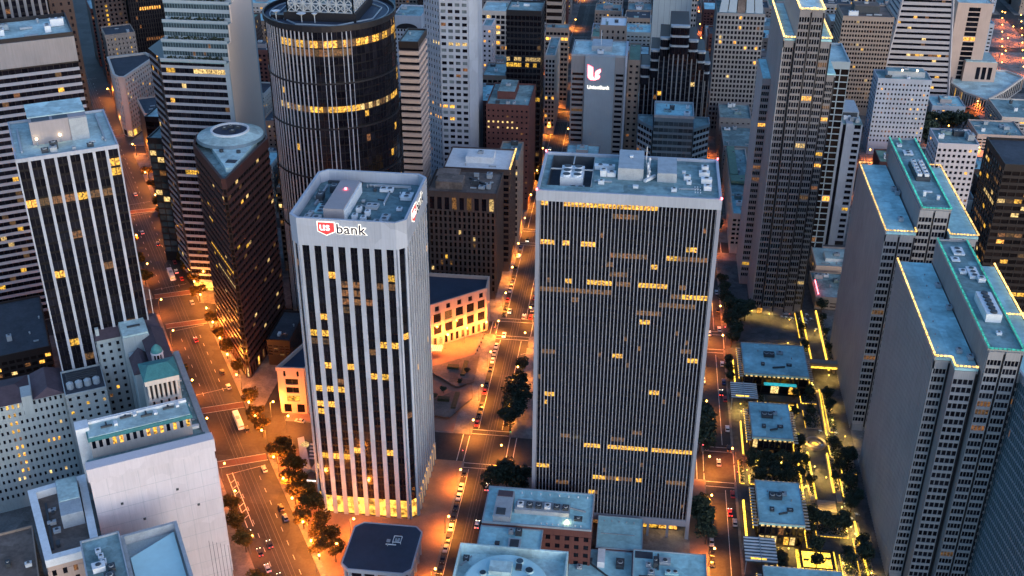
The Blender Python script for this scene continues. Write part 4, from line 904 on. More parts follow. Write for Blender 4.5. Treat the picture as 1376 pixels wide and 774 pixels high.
# white block with the big blank wall
b = B('white_block', 'large building with a huge blank white wall facing the camera at the lower left', 'building', 20, 348, True)
b.box('wall', -1.2, 40.9, 338.4, 342, 0, 61, 'white_paint'); b.box('parapet_cap', -1.6, 41.3, 337.8, 342.4, 61, 66.2, 'white_paint')
for k in range(6): b.box('pilaster_joint', 34+k*1.3, 34.14+k*1.3, 338.36, 338.42, 0, 22-k*.9, 'plant_dark')
for k in range(8): b.box('wall_seam', -1, 40.7, 338.37, 338.42, 6+k*6.8, 6.1+k*6.8, 'plant_grey')
for k in range(7): b.box('wall_seam', 4+k*5.2, 4.07+k*5.2, 338.375, 338.42, 0, 61, 'plant_grey')
for k in range(5): b.box('wall_vent', 7+k*6.3, 7.9+k*6.3, 338.3, 338.42, 48-(k % 3)*9, 49-(k % 3)*9, 'plant_dark')
b.box('wall', -1.2, 40.9, 342.05, 355, 0, 58, 'old_stucco'); b.box('roof', -.8, 40.5, 342.5, 355, 58, 58.3, 'roof_grey')
b.facade((40.92, 338.4), (40.92, 355), 5, 57, 5, 13, pw=1.8, sh=1.8, dp=.3, pm='white_paint', lit=litp(.1))
b.box('upper_floor', 1.5, 36.5, 356.2, 365.5, 0, 65, 'cream_stone'); b.box('cornice', .9, 37.1, 355.5, 365.6, 65, 66.4, 'copper_green'); b.box('roof', 1.4, 36.6, 356, 365.4, 66.4, 66.7, 'roof_pale')
b.facade((1.5, 356.2), (36.5, 356.2), 60.4, 65, 15, 1, pw=1.1, sh=1.2, dp=.25, pm='cream_stone', lit=lambda j, i, rn: 'lit' if i in (3, 4, 8, 9, 10, 12, 14) else None)
for x, y in ((6, 360), (13, 363), (20, 361), (28, 362.5)): b.duct(x, y, x+4, y, 66.7, .3, 'plant_dark'); b.duct(x+2, y, x+2, y+2.5, 66.7, .3, 'plant_dark'); b.unit(x+5.2, y+.4, 66.7, 1.2, 2, 1.0, 'plant_white')
b.parapet(1.3, 36.7, 364.2, 365.6, 66.72, 1.0, .5, 'plant_white'); b.box('corner_turret', -2.4, 2.2, 360.5, 366, 40, 68, 'plant_white'); b.finish(120, 4)
b = B('parapet_block', 'low block with a thick white parapet round a dark roof well, lower left', 'building', -12, 345, True)
RP = [(-19.8, 322), (-2.4, 322), (-2.4, 364.5), (-22.2, 363)]
b.poly('wall', inset(RP, .3), 0, 43, 'pink_stone', 'roof_brown'); ring(b, 'parapet', RP, 2.6, 43, 46, 'plant_white')
a, c = inset(RP, .3)[3], inset(RP, .3)[0]
b.facade(a, c, 4, 41, 8, 9, pw=2.2, sh=1.8, dp=.3, pm='pink_stone', lit=litp(.02)); b.facade(inset(RP, .3)[0], inset(RP, .3)[1], 4, 41, 5, 9, pw=2, sh=1.8, dp=.3, pm='pink_stone', lit=litp(.02))
b.box('penthouse', -12.6, -5.4, 340, 361, 43, 48.6, 'plant_grey'); b.box('penthouse_roof', -12.4, -5.6, 348, 360.8, 48.6, 48.9, 'roof_pale'); b.clutter(-18, -13.2, 327, 358, 43, 5, .6, ('plant_dark', 'plant_grey')); b.duct(-17, 330, -17, 356, 43, .4, 'plant_dark'); b.finish(100, 4)
b = B('courtyard_block', 'grey-roofed block with a sunken bright cyan light-well roof at the bottom left edge', 'building', 10, 300, True)
b.box('wall', -8, 4.2, 292, 318.5, 0, 52, 'old_stucco'); b.box('roof', -7.6, 3.8, 292.4, 318.1, 52, 52.3, 'roof_grey'); b.parapet(-8.1, 4.3, 291.8, 318.6, 52, 1.0, .5, 'plant_grey')
for k in range(3): b.unit(-3.2+.5*k, 311-k*3, 52.3, 1.6, 2.2, 1.3, 'plant_white')
b.box('wall', 4.4, 22.6, 282, 318.8, 0, 47, 'old_stucco'); b.parapet(4.4, 22.8, 281, 319, 47, 3.5, 1.1, 'plant_grey')
mb = MB(); l0 = b.L(6, 284); l1 = b.L(21, 316); mb.face([(l0[0], l0[1], 47.1), (l1[0], l0[1], 47.1), (l1[0], l1[1], 48.6), (l0[0], l1[1]-7, 48.4)], 'light_roof'); b.mesh('glazed_roof', mb)
b.facade((22.62, 282), (22.62, 318), 4, 44, 9, 10, pw=1.6, sh=1.8, dp=.3, pm='plant_grey', lit=litp(.05)); b.clutter(-7, 3, 293, 306, 52.3, 4, .8); b.finish(100, 4)
b = tower('brown_low_block', 'low brown block with a banded roof at the far lower left corner', 'building', -62, -24, 318, 372, 24, 8, 4, mk=True, side='R', pm='tan_stone', roof='roof_brown', clut=8, lit=litp(.06))
for q, (sa, sb, ta, tb, hh, lb) in enumerate([(-62, -36, 478, 540, 22, 'low dark block with warm lit windows behind the old office blocks, leftmost'), (-34, -6, 492, 545, 30, 'dark mid-rise block with warm lit windows left of the ribbed tower'), (-34, -7, 462, 488, 15, 'low dark block with amber lights between the old blocks and the ribbed tower')]):
    tower('dark_block', lb, 'building', sa, sb, ta, tb, hh, 9, max(3, hh//4), mk=True, side='R', pm='bronze', roof='roof_dark', gl='glass_bronze', clut=7, lit=litp(.22, .5))
# brown piered block behind the bank tower
b = B('brown_piered_block', 'dark brown block with heavy vertical piers and arched top windows behind the bank tower', 'office block', -89, 552)
b.box('core', -107.2, -72.1, 537.8, 566, 0, 60, 'bronze')
b.facade((-107.4, 537.8), (-71.9, 537.8), 52, 60, 9, 1, pw=1.5, sh=.8, dp=.8, sd=.6, pm='brown_stone', pind=True, lit=litp(.3, .85, 'lit_dim'))
b.facade((-107.4, 537.8), (-71.9, 537.8), 4, 52, 14, 13, pw=1.2, sh=1.2, dp=.8, sd=.35, pm='brown_stone', pind=True, lit=litp(.07, .5), gl='glass_bronze'); b.facade((-72.1, 537.8), (-72.1, 566), 4, 60, 11, 15, pw=1.2, sh=1.2, dp=.8, sd=.35, pm='brown_stone', lit=litp(.08), gl='glass_bronze')
b.box('base', -107, -72.3, 537.4, 566, 0, 4, 'brown_stone'); b.box('cornice', -108.2, -71.2, 536.9, 566, 60.02, 62.5, 'brown_stone'); b.box('roof', -107.4, -72, 537.7, 565.5, 62.5, 62.8, 'roof_brown')
b.parapet(-108.25, -71.15, 536.85, 566, 62.5, .9, .5, 'brown_stone')
b.box('penthouse', -104, -90, 541, 551, 62.8, 67, 'roof_brown'); b.box('penthouse', -106, -94, 552, 563, 62.8, 65.5, 'roof_brown'); b.clutter(-89, -73, 539, 564, 62.8, 9, 1.0, ('plant_dark', 'roof_brown', 'plant_grey')); b.duct(-88, 556, -78, 548, 62.8, .5, 'plant_dark'); b.finish(220)
b = tower('white_roofed_block', 'block with a white flat roof and glowing gold edge behind the brown block', 'office block', -105, -68.5, 570.5, 601, 63, 10, 15, side='R', pm='brown_stone', roof='plant_white', lit=litp(.05), clut=2, pent=[(.3, .72, .3, .7, 3.5)], pentm='plant_white', par=.8, fin=False)
strip(b, [(-68.3, 571, 63.3), (-68.3, 601, 63.3)], .35, 'led_amber'); b.finish(150)
b = tower('grey_side_block', 'narrow grey block with a cluttered roof beyond the gold-edged roof', 'office block', -80, -67.5, 604, 633, 55, 4, 13, side='R', pm='tan_stone', lit=litp(.04), clut=5)
# ================================================================ low roofs at the bottom centre
b = B('teal_roofed_block', 'low teal-roofed block with a dark brick front and rooftop sheds before the finned tower', 'building', -29, 330)
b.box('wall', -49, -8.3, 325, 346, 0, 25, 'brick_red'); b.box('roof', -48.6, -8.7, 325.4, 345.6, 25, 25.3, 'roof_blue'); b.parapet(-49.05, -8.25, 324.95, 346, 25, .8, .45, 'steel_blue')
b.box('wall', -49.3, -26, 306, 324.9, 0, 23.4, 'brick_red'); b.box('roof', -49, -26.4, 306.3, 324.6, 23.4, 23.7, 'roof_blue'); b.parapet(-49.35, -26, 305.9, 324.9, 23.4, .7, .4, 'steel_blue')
b.box('roof_shed', -45, -38.5, 326, 341, 25.3, 28, 'plant_grey'); b.box('skylight', -44.6, -39, 337.5, 340.8, 28, 28.3, 'roof_mauve'); b.box('skylight', -44, -40.6, 327, 330.5, 28, 28.4, 'plant_dark')
b.box('plant_deck', -37.5, -17, 331.5, 336.5, 25.3, 27.2, 'plant_grey')
for k in range(6): b.unit(-35.5+k*3.4, 334, 27.2, 2.2, 2.6, 1.1, 'plant_dark' if k % 3 else 'plant_white')
mb = MB(); mb.frustum(b.L(-17.6, 328.4), .7, .6, 25.3, 26.2, 'lamp_pale', 8); b.mesh('roof_lamp', mb)
b.unit(-13.5, 330.5, 25.3, 3, 1.8, 1.2, 'plant_dark'); b.duct(-37, 339, -24, 338.4, 25.3, .25); b.duct(-24, 338.4, -11, 335, 25.3, .25)
for k in range(8): b.vent(-36+k*3.6, 343.4, 25.3, .35, .8, 'plant_white'); b.vent(-27+k*2.1, 326.6, 25.3, .3, .7, 'plant_white')
b.box('light_well', -38, -33.5, 308, 318.5, 23.7, 24.6, 'plant_grey'); b.box('well_floor', -37.4, -34.1, 308.6, 317.9, 24.6, 24.65, 'plant_dark')
b.unit(-42.5, 311.5, 23.7, 3, 4, 1.3, 'steel_blue'); b.unit(-42, 315.6, 23.7, 1.6, 1.4, .9, 'plant_dark'); b.unit(-39.6, 308.6, 23.7, 1.6, 1.2, .9, 'plant_dark'); b.unit(-34.8, 321.8, 23.7, 2.4, 2.4, 2.2, 'plant_dark'); b.unit(-37.6, 322, 23.7, 1.8, 1.8, 1.6, 'plant_grey')
b.facade((-26, 324.96), (-8.3, 324.96), 3, 22, 5, 5, pw=1.8, sh=1.8, dp=.3, pm='brick_red', lit=litp(.03)); b.facade((-49.32, 324.9), (-49.32, 306), 3, 22, 6, 5, pw=1.8, sh=1.8, dp=.3, pm='cream_stone', lit=litp(.1)); b.finish(80, 4)
b = B('drum_roofed_building', 'pale block with a round drum roof pierced by skylights at the bottom edge', 'building', -34, 283)
b.box('wall', -52.2, -15, 262, 296.5, 0, 36, 'roof_pale'); b.box('roof', -51.8, -15.4, 262.4, 296, 36, 36.3, 'roof_pale'); b.parapet(-52.25, -14.95, 262, 296.55, 36, 4, .6, 'roof_pale')
l = b.L(-34.5, 279); mb = MB(); mb.frustum(l, 14.6, 14.2, 36.3, 39.4, 'roof_pale', 48); mb.frustum(l, 14.2, 13.6, 39.4, 39.8, 'light_roof', 48); dr = b.mesh('drum_roof', mb)
for dx, dy, r in ((3.6, 12, 1.5), (7.2, 8, 1.6), (7.4, 4, 1.5), (-8, 5, 1.3)):
    mb = MB(); c = (l[0]+dx, l[1]+dy-1.4); mb.frustum(c, r, r*.95, 39.8, 40.4, 'roof_pale', 16); mb.frustum(c, r*.8, r*.8, 40.4, 40.45, 'glass_blue', 16); b.mesh('skylight', mb, dr)
b.box('roof_box', -40.5, -33, 282.2, 287.5, 39.8, 41.6, 'roof_pale'); b.box('hatch', -31.9, -29.9, 285.4, 288, 39.8, 40.6, 'plant_dark'); b.unit(-49.6, 292.5, 36.3, 2, 2, 1.2, 'plant_dark'); b.duct(-51, 289, -48, 294, 36.3, .2)
b = B('flat_roofed_annex', 'very low flat blue-roofed annex stepping along the foot of the finned tower', 'building', 5, 335)
b.box('wall', -6.5, 11.1, 333.9, 352.5, 0, 9.6, 'brick_red'); b.box('roof', -6.3, 10.9, 334.1, 352.3, 9.6, 9.8, 'roof_blue'); b.parapet(-6.55, 11.15, 333.85, 352.55, 9.6, .5, .3, 'steel_blue')
b.box('wall', -16.2, 7.5, 312, 333.7, 0, 8.6, 'brick_red'); b.box('roof', -16, 7.3, 312.2, 333.5, 8.6, 8.8, 'roof_blue'); b.parapet(-16.2, 7.5, 312, 333.7, 8.6, .5, .3, 'steel_blue')
b.box('wall', 7.7, 34.8, 305, 332.4, 0, 11.4, 'brick_red'); b.box('roof', 7.9, 34.6, 305.2, 332.2, 11.4, 11.6, 'roof_blue'); b.parapet(7.65, 34.85, 305, 332.45, 11.4, .6, .35, 'plant_grey')
b.box('light_shaft', -5.5, -2.8, 324, 331.5, 8.8, 11.6, 'plant_white'); b.box('sunken_court', 8.4, 15, 328, 331.8, 11.6, 11.65, 'roof_dark')
for x, y, w_, d, h, mt in [(3, 326, 3, 4, 2, 'plant_dark'), (-9, 327, 3, 2, 1, 'plant_dark'), (-12, 323, 2, 2, 1, 'plant_grey'), (16, 325, 1.5, 4, 2.5, 'plant_dark'), (13.5, 324, 2, 2, 1.2, 'plant_grey'), (19.5, 326.5, 4, 3, 1.4, 'plant_grey'), (22, 321, 5, 2.5, 1.2, 'roof_blue'), (14.5, 320, 2.5, 3, 1.3, 'steel_blue')]:
    b.unit(x, y, 8.8 if x < 7.5 else 11.6, w_, d, h, mt)
b.duct(-13, 330, -1, 319, 8.8, .25, 'plant_dark'); b.duct(17, 330.5, 17, 322, 11.6, .3, 'plant_dark'); b.duct(-5, 342, 8, 342, 9.8, .12); b.duct(10, 318, 32, 318.4, 11.6, .25, 'plant_dark')
for k in range(5): b.vent(-4+k*2.9, 349.5, 9.8, .3, .6)
# ================================================================ retail blocks with blue roofs and the promenade
def pad(label, x0, x1, y0, y1, z=11.5):
    b = B('retail_block', label, 'building', (x0+x1)/2, (y0+y1)/2, group='blue-roofed retail blocks along the promenade')
    b.box('wall', x0, x1, y0, y1, .1, z-1, 'bronze'); b.box('roof', x0-.4, x1+.4, y0-.4, y1+.4, z-.95, z, 'roof_blue'); b.parapet(x0-.45, x1+.45, y0-.45, y1+.45, z, .35, .3, 'steel_blue')
    for a, c, n_ in (((x0, y0), (x1, y0), 7), ((x1, y0), (x1, y1), 9), ((x0, y1), (x0, y0), 9)):
        b.facade(a, c, .3, z-1.6, n_, 2, pw=.5, sh=.8, dp=.35, pm='bronze', lit=litp(.35, .3, 'lit'))
    for sx, xa in ((-1, x0-2.7), (1, x1+.5)):
        n_ = int((y1-y0)/1.9)
        for k in range(n_): b.box('canopy_slat', xa, xa+2.2, y0+k*1.9+.3, y0+k*1.9+.95, z-2.4, z-2.1, 'cream_stone')
        b.box('canopy_beam', xa+1.0, xa+1.25, y0, y1, z-2.75, z-2.42, 'bronze')
        strip(b, [(xa+.4, y0, z-3.4), (xa+.4, y1, z-3.4)], .12, 'led_gold')
    n_ = int((x1-x0)/2.1)
    for k in range(n_):
        mb = MB(); mb.box(-.55, .55, -.3, .3, z-.4, z-.1, 'lit_pale'); 
        l = b.L(x0+1+k*2.1, y1+.95); link('roof_light', mb.data('roof_light'), b.root, (l[0], l[1], 0))
        l = b.L(x0+1+k*2.1, y0-.95); link('roof_light', mb.data('roof_light'), b.root, (l[0], l[1], -.6))
    w_ = x1-x0; d = y1-y0
    b.unit(x0+w_*.42, y0+d*.62, z, 5, 3.4, 1.5, 'plant_dark'); b.unit(x0+w_*.6, y0+d*.7, z, 3, 2, 1.1, 'steel_blue'); b.unit(x0+w_*.3, y0+d*.3, z, 1.6, 2, 1, 'plant_dark'); b.unit(x0+w_*.72, y0+d*.32, z, 2.4, 1.6, .8, 'plant_dark'); b.vent(x0+w_*.78, y0+d*.55, z); b.vent(x0+w_*.25, y0+d*.75, z, .4, .7)
    b.duct(x0+w_*.45, y0+d*.2, x0+w_*.65, y0+d*.25, z, .3, 'plant_dark'); b.finish(60, 4)
pad('largest blue-roofed retail block, nearest the tall stepped tower', 57, 86.5, 462, 489)
pad('blue-roofed retail block facing the ring-shaped fountain court', 57.5, 74.4, 411, 437)
pad('blue-roofed retail block just above the lit square pool', 56.5, 73.4, 354.5, 380)
pad('blue-roofed retail block cut off by the bottom edge', 56, 84, 296, 329)
def canopy(label, x0, x1, y0, y1, z):
    b = B('glass_canopy', label, 'canopy', (x0+x1)/2, (y0+y1)/2)
    for x in (x0+.3, x1-.3):
        for y in (y0+.3, y1-.3): b.box('post', x-.15, x+.15, y-.15, y+.15, .1, z-.31, 'plant_grey')
    b.box('glazing', x0, x1, y0, y1, z-.3, z-.1, 'glass_pale'); n_ = 8
    for k in range(n_): y = y0+(y1-y0)*(k+.2)/n_; b.box('rib', x0-.1, x1+.1, y, y+.55, z-.08, z+.3, 'plant_white')
    b.box('ridge', (x0+x1)/2-.15, (x0+x1)/2+.15, y0-.05, y1+.05, z+.32, z+.5, 'plant_grey'); b.box('lamp_tray', x0+2, x1-4, y0+1, y0+1.8, z+.32, z+.4, 'led_gold')
canopy('pale ribbed glass canopy between the two farther retail blocks', 50.5, 62.5, 447, 460.5, 7)
canopy('pale ribbed glass canopy beside the lit square pool', 50.3, 62.2, 336.5, 351, 7)
def court(label, x0, x1, y0, y1):
    b = B('lit_pool', label, 'pool', (x0+x1)/2, (y0+y1)/2)
    b.box('basin', x0, x1, y0, y1, .1, .9, 'plaza_grey'); b.box('lit_floor', x0+.8, x1-.8, y0+.8, y1-.8, .9, .96, 'led_gold'); b.parapet(x0-.3, x1+.3, y0-.3, y1+.3, .1, 1.5, .5, 'bronze')
    strip(b, [(x0-.5, y0-.7, 1.2), (x1+.7, y0-.7, 1.2), (x1+.7, y1, 1.2)], .18, 'led_gold'); strip(b, [(x0-.9, y0, .6), (x0-.9, y1, .6)], .5, 'led_gold')
    for k in range(4): b.unit(x0+2+k*(x1-x0-4)/3, (y0+y1)/2+(k % 2)*1.6-.8, .96, 2, .6, .7, 'plant_dark', 'bench')
court('long yellow-lit pool between the two farther retail blocks', 68, 81, 447.5, 454); court('square yellow-lit pool in the court near the bottom edge', 72.5, 85, 342, 352.5)
b = B('fountain_ring', 'round stone fountain ring on the promenade by the grey slab tower', 'fountain', 86.7, 424)
for r0, z1 in ((4.6, 1.6), (2.6, 1.0)): ring(b, 'stone_ring', circ(86.7, 424, r0, 28), 1.1, .1, z1, 'tan_stone')
mb = MB(); mb.frustum(b.L(86.7, 424), 2.4, 2.4, .1, .5, 'led_gold', 20); b.mesh('water_light', mb)
def rope(label, pts, r=.3):
    mb = MB()
    p0 = pts[0]
    for a, c in zip(pts, pts[1:]): mb.bar((a[0]-p0[0], a[1]-p0[1], .9), (c[0]-p0[0], c[1]-p0[1], .9), r, 'led_gold'); mb.box(min(a[0], c[0])-p0[0]-.5, max(a[0], c[0])-p0[0]+.5, min(a[1], c[1])-p0[1], max(a[1], c[1])-p0[1], .05, .55, 'tan_stone')
    o = link('light_rope', mb.data('light_rope'), None, (p0[0], p0[1], .1)); tag(o, label, 'lights', 'gold light ropes along the promenade')
rope('gold light rope on the left of the walkway by the farthest retail block', [(92.6, 545), (92.8, 494)]); rope('gold light rope on the right of the walkway by the grey slab tower', [(100.6, 545), (100.2, 486)])
rope('gold light rope along the walkway beside the long pool', [(93.5, 468), (92.5, 432)], .25); rope('gold light rope left of the garden steps', [(82.5, 417), (82.8, 385)]); rope('gold light rope right of the garden steps', [(91.0, 417), (90.6, 390)])
rope('gold light rope by the retail block above the square pool', [(77.8, 408), (77.6, 384)]); rope('gold light rope at the kerb of the street beside the nearest whole retail block', [(52.5, 380), (52.5, 352)], .4); rope('gold light rope at the kerb beside the second retail block', [(54.6, 437), (54.4, 412)], .25)
rope('gold light rope under the slab tower near the bottom edge', [(96.5, 372), (97.5, 330)], .3); rope('gold light rope beside the street canopy', [(53.8, 490), (53.8, 464)], .25)
b = B('garden_steps', 'stone garden steps with planters leading to the fountain ring', 'steps', 86.7, 386)
for k in range(5): b.box('step', 83, 90.4, 383-k*1.3, 384.25-k*1.3, .1, .95-k*.16, 'tan_stone')
b.box('planter', 80.2, 82.2, 384, 416, .1, 1, 'tan_stone'); b.box('planter', 91.4, 93.4, 384, 416, .1, 1, 'tan_stone')
b = B('sky_bridge', 'low lit footbridge crossing the end of the light-edged walkway', 'bridge', 97, 487); b.box('deck', 90, 104, 484, 489, 4, 5, 'tan_stone'); b.box('parapet_front', 90, 104, 483.7, 484, 4, 6, 'tan_stone'); b.box('lit_soffit', 91, 103.5, 483.4, 483.66, 3.2, 4.1, 'led_gold'); b.box('pier', 91, 92, 484.5, 488.5, 0.1, 4, 'tan_stone'); b.box('pier', 102, 103, 484.5, 488.5, 0.1, 4, 'tan_stone')
tag(link('pool_strip', part_box(15, 1.8, .5, 'aqua'), None, (73.5, 459.5, 8)), 'turquoise lit strip along the front of the largest retail block', 'light panel')
# ================================================================ middle distance
T = tower
wd = dict(lit=litp(.06))
b = T('shopping_block', 'low white-roofed shopping block behind the farther slab tower', 'building', 103.5, 124, 581, 606, 10, 5, 2, side='L', pm='pink_stone', roof='roof_pale', base=.5, clut=3, lit=litp(.3), pent=[(.3, .95, .3, .7, 1.8)], pentm='plant_white')
b = T('shopping_block', 'low grey-roofed shopping block with red lights beside the walkway', 'building', 100, 119, 548, 578, 8, 5, 2, side='L', pm='tan_stone', roof='roof_grey', base=.5, clut=6, lit=litp(.3), fin=False)
strip(b, [(101.5, 550, 8.6), (101.5, 566, 8.6)], .2, 'beacon'); b.finish(40, 4)
b = T('brown_brick_block', 'brown brick block with a grey roof behind the white-roofed one', 'building', -93, -66.7, 655, 696, 70, 9, 17, pm='brick_red', roof='roof_grey', pw=1.8, sh=2.4, lit=lambda j, i, rn: 'lit_pale' if j in (13, 14) and rn.random() < .5 else 'lit_dim' if rn.random() < .05 else None, pent=[(.2, .62, .3, .85, 5)], pentm='brick_red', clut=4)
b = T('black_tower', 'black glass tower with three lit floors behind the brown brick block', 'skyscraper', -86.6, -64.5, 703, 727, 115, 9, 28, pm='dark_metal', pw=.3, sh=1.2, dp=.25, roof='roof_grey', lit=lambda j, i, rn: ('lit' if rn.random() < .75 else None) if j in (13, 19) else 'lit_pale' if j == 20 and rn.random() < .4 else 'lit_dim' if rn.random() < .04 else None, clut=3)
b = T('narrow_stone_block', 'slim cream stone block at the kerb right of the black glass tower', 'building', -64.2+-5, -62, 790, 836, 60, 3, 15, ns=16, pm='cream_stone', roof='roof_grey', clut=2, **wd)
b = T('banded_brown_block', 'brown banded block above a brightly lit lobby at the top, left of the street', 'office block', -75, -51+-12, 860, 900, 92, 1, 15, side='R', ns=1, pm='tan_stone', sm='tan_stone', sh=2.6, pw=.3, gl='glass_bronze', lit=lambda j, i, rn: 'lit_lobby' if j == 8 else None, clut=2)
b = T('lobby_block', 'brown block with one brightly lit yellow floor facing down the street', 'building', -74, -57, 846, 858, 64, 6, 14, pm='tan_stone', sh=1.8, pw=.5, lit=lambda j, i, rn: 'lit_lobby' if j == 12 else None, clut=1)
# bank with the red logo
b = B('logo_bank_tower', 'grey bank tower with a red lit logo and white lettering on a blank central panel', 'office block', -27, 725); UX0, UX1, UY, UH = -45.3, -9.6, 709, 86
b.box('core', UX0+.5, UX1-.5, UY+1.6, 742, 0, UH-1, 'grey_concrete')
b.box('logo_panel', -36.3, -17.3, UY-.5, UY+4, 0, UH-.2, 'steel_blue')
for a, c in ((UX0, -36.4), (-17.2, UX1-1.2)):
    b.facade((a, UY+1.6), (c, UY+1.6), 4, 74, 1, 20, pw=1.6, sh=1.7, dp=.5, sd=.46, pm='grey_concrete', sub=1, lit=litp(.1, .5)); b.box('upper_wall', a, c, UY+.7, UY+1.6, 74.02, UH-1, 'grey_concrete')
b.box('corner_fin', UX1-1.15, UX1, UY+.2, 742, 0, UH+.4, 'pale_concrete')
b.facade((UX1+0, UY+2), (UX1+0, 742), 4, 80, 8, 20, pw=1.2, sh=1.6, dp=.4, pm='grey_concrete', lit=litp(.08))
b.box('roof', UX0+.8, UX1-1.2, UY+2, 741.5, UH-1, UH-.4, 'roof_pale'); b.parapet(UX0-.02, UX1-1.2, UY+.66, 742, UH-.98, 1.3, .5, 'plant_grey'); b.box('penthouse', -33, -20, 720, 736, UH-.4, UH+3, 'plant_grey'); b.unit(-27, 715, UH-.2, 4, 3, 2, 'plant_white')
mb = MB(); mb.bar((*b.L(-27, 722), UH+3), (*b.L(-27, 722), UH+13), .2, 'plant_white'); b.mesh('mast', mb)
l = b.L(-34.2, UY-.56); sg = bpy.data.objects.new('sign', None); COL.objects.link(sg); sg.parent = b.root; sg.location = (l[0], l[1], 70.5); sg.empty_display_size = .1
def logo(nm, g_, y, mat):
    mb = MB(); A = [[(0, 8.6), (2.9, 7.2), (3.0, 1.9), (3.9, .9), (4.1, -.2), (1.6, .1), (.2, 1.6)], [(4.7, -.2), (4.7, 3.0), (6.6, 3.1), (7.5, 2.0), (6.9, .7)], [(4.7, 3.8), (5.2, 5.4), (7.7, 6.7), (7.8, 5.2), (6.9, 3.9)]]
    for P in A:
        cx = sum(p[0] for p in P)/len(P); cz = sum(p[1] for p in P)/len(P)
        P = [(x+(x-cx)*g_, z+(z-cz)*g_) for x, z in P]
        for i in range(len(P)):
            a, c = P[i], P[(i+1) % len(P)]; mb.face([(cx, y, cz), (*(a[0], y), a[1]), (c[0], y, c[1])], mat); mb.face([(a[0], y, a[1]), (a[0], 0, a[1]), (c[0], 0, c[1]), (c[0], y, c[1])], mat)
    link(nm, mb.data(nm), sg)
logo('logo_halo', .16, -.15, 'beacon'); logo('logo', 0, -.3, 'sign_pink')
textmesh('lettering', 'UnionBank', 3.2, 'sign_white', sg, (-.3, -.15, -6.4), (math.pi/2, 0, 0), .05, .08); b.finish(120)
b = T('box_top_block', 'small grey block with a boxy white-roofed penthouse behind the red-logo bank', 'building', -30, -12, 762, 785, 91, 5, 20, side='R', pm='tan_stone', roof='plant_white', lit=litp(.03), clut=3, sh=2.2, pw=2.4)
b = T('blank_grey_tower', 'tall blank blue-grey tower wall rising out of the top of the frame', 'skyscraper', 5.5, 37, 830, 870, 150, 1, 1, side='', pm='steel_blue', pw=10, sh=30, fin=False, wall='steel_blue', clut=0)
b.facade((33, 829.7), (36.9, 829.7), 5, 145, 2, 38, pw=.7, sh=1.9, dp=.3, pm='cream_stone', lit=litp(.06)); b.box('blank_panel', 5.3, 32.9, 829.6, 830.3, 0, 149, 'steel_blue')
for k in range(6): b.box('panel_joint', 9.5+k*4, 9.62+k*4, 829.55, 829.62, 0, 148, 'plant_dark')
b.finish(120, 4)
# stepped dark block with stacked glazed bays
b = B('stepped_dark_block', 'dark symmetrical office block stepping up to a stack of rounded glass bays', 'office block', 20, 725)
def bay(x0, x1, y0, y1, z1, nx, ntop):
    zc = z1-ntop*6.2
    b.box('wall', x0+.3, x1-.3, y0+1.6, y1, 0, z1-.2, 'dark_metal')
    b.facade((x0, y0+1.6), (x1, y0+1.6), 4, zc, nx, max(3, round((zc-4)/3.9)), pw=.8, sh=1.0, dp=.5, sd=.15, pm='grey_concrete', sm='dark_metal', gl='glass', lit=litp(.03, .6))
    for k in range(ntop):
        za = zc+k*6.2
        b.poly('glazed_bay', [(x0+.5, y0+1), (x0+1.6, y0), (x1-1.6, y0), (x1-.5, y0+1), (x1-.5, y0+3.4), (x0+.5, y0+3.4)], za+.3, za+5.0, 'glass')
        b.poly('bay_ledge', [(x0+.1, y0+.6), (x0+1.3, y0-.4), (x1-1.3, y0-.4), (x1-.1, y0+.6), (x1-.1, y0+3.4), (x0+.1, y0+3.4)], za+5.0, za+6.2, 'plant_grey')
        for q in range(1, 4): x = x0+.8+(x1-x0-1.6)*q/4; b.box('mullion', x-.08, x+.08, y0-.06, y0+.3, za+.3, za+5.0, 'dark_metal')
for x0, x1, y0, z1, nt_ in ((-1, 6, 719, 77, 2), (4.9, 11.4, 716, 89, 3), (10.4, 17, 713, 98, 2), (16.4, 28.6, 709.5, 107, 3), (28, 34.6, 713, 97, 2), (34, 40, 716, 89, 2), (38.4, 43.6, 719, 81, 2)): bay(x0, x1, y0, 745, z1, 2 if x1-x0 < 8 else 4, nt_)
b.finish(220)
b = T('stone_side_block', 'plain brown green-roofed block between the red-logo bank and the stepped block', 'building', -9, -1.2, 722, 760, 80, 2, 18, side='', pm='tan_stone', roof='pale_green', sh=2.4, pw=2.2, lit=litp(.02), clut=1)
b = B('teal_glass_block', 'low teal glass office block with a raised central box and sloping wings', 'office block', 21, 675)
b.box('core', 9.6, 33, 664.5, 690, 0, 62.6, 'teal_panel'); b.facade((9.3, 664.5), (33.3, 664.5), 3, 60, 8, 14, pw=.15, sh=1.5, dp=.35, pd=.3, sd=.34, pm='teal_panel', gl='glass_blue', lit=None, sind=True)
b.box('roof', 10, 32.6, 665, 689.6, 62.6, 62.9, 'roof_blue'); b.parapet(9.2, 33.4, 664.1, 690, 62.6, 1.8, .6, 'plant_grey'); b.clutter(11, 32, 667, 688, 62.9, 5)
for x0, x1 in ((-.5, 9), (33.6, 44)):
    P = [(x0, 680), (x1, 667), (x1, 690), (x0, 690)] if x0 < 9 else [(x0, 667), (x1, 678), (x1, 690), (x0, 690)]
    b.poly('wing', inset(P, .35), 0, 54, 'dark_metal', 'roof_grey'); ring(b, 'wing_parapet', P, .6, 53, 55, 'teal_panel'); Q = inset(P, .35)
    b.facade(Q[0], Q[1], 4, 53, 5, 12, pw=.3, sh=1.7, dp=.35, pd=.2, sd=.34, pm='steel_blue', lit=litp(.06, .3, 'lit'))
b.finish(150)
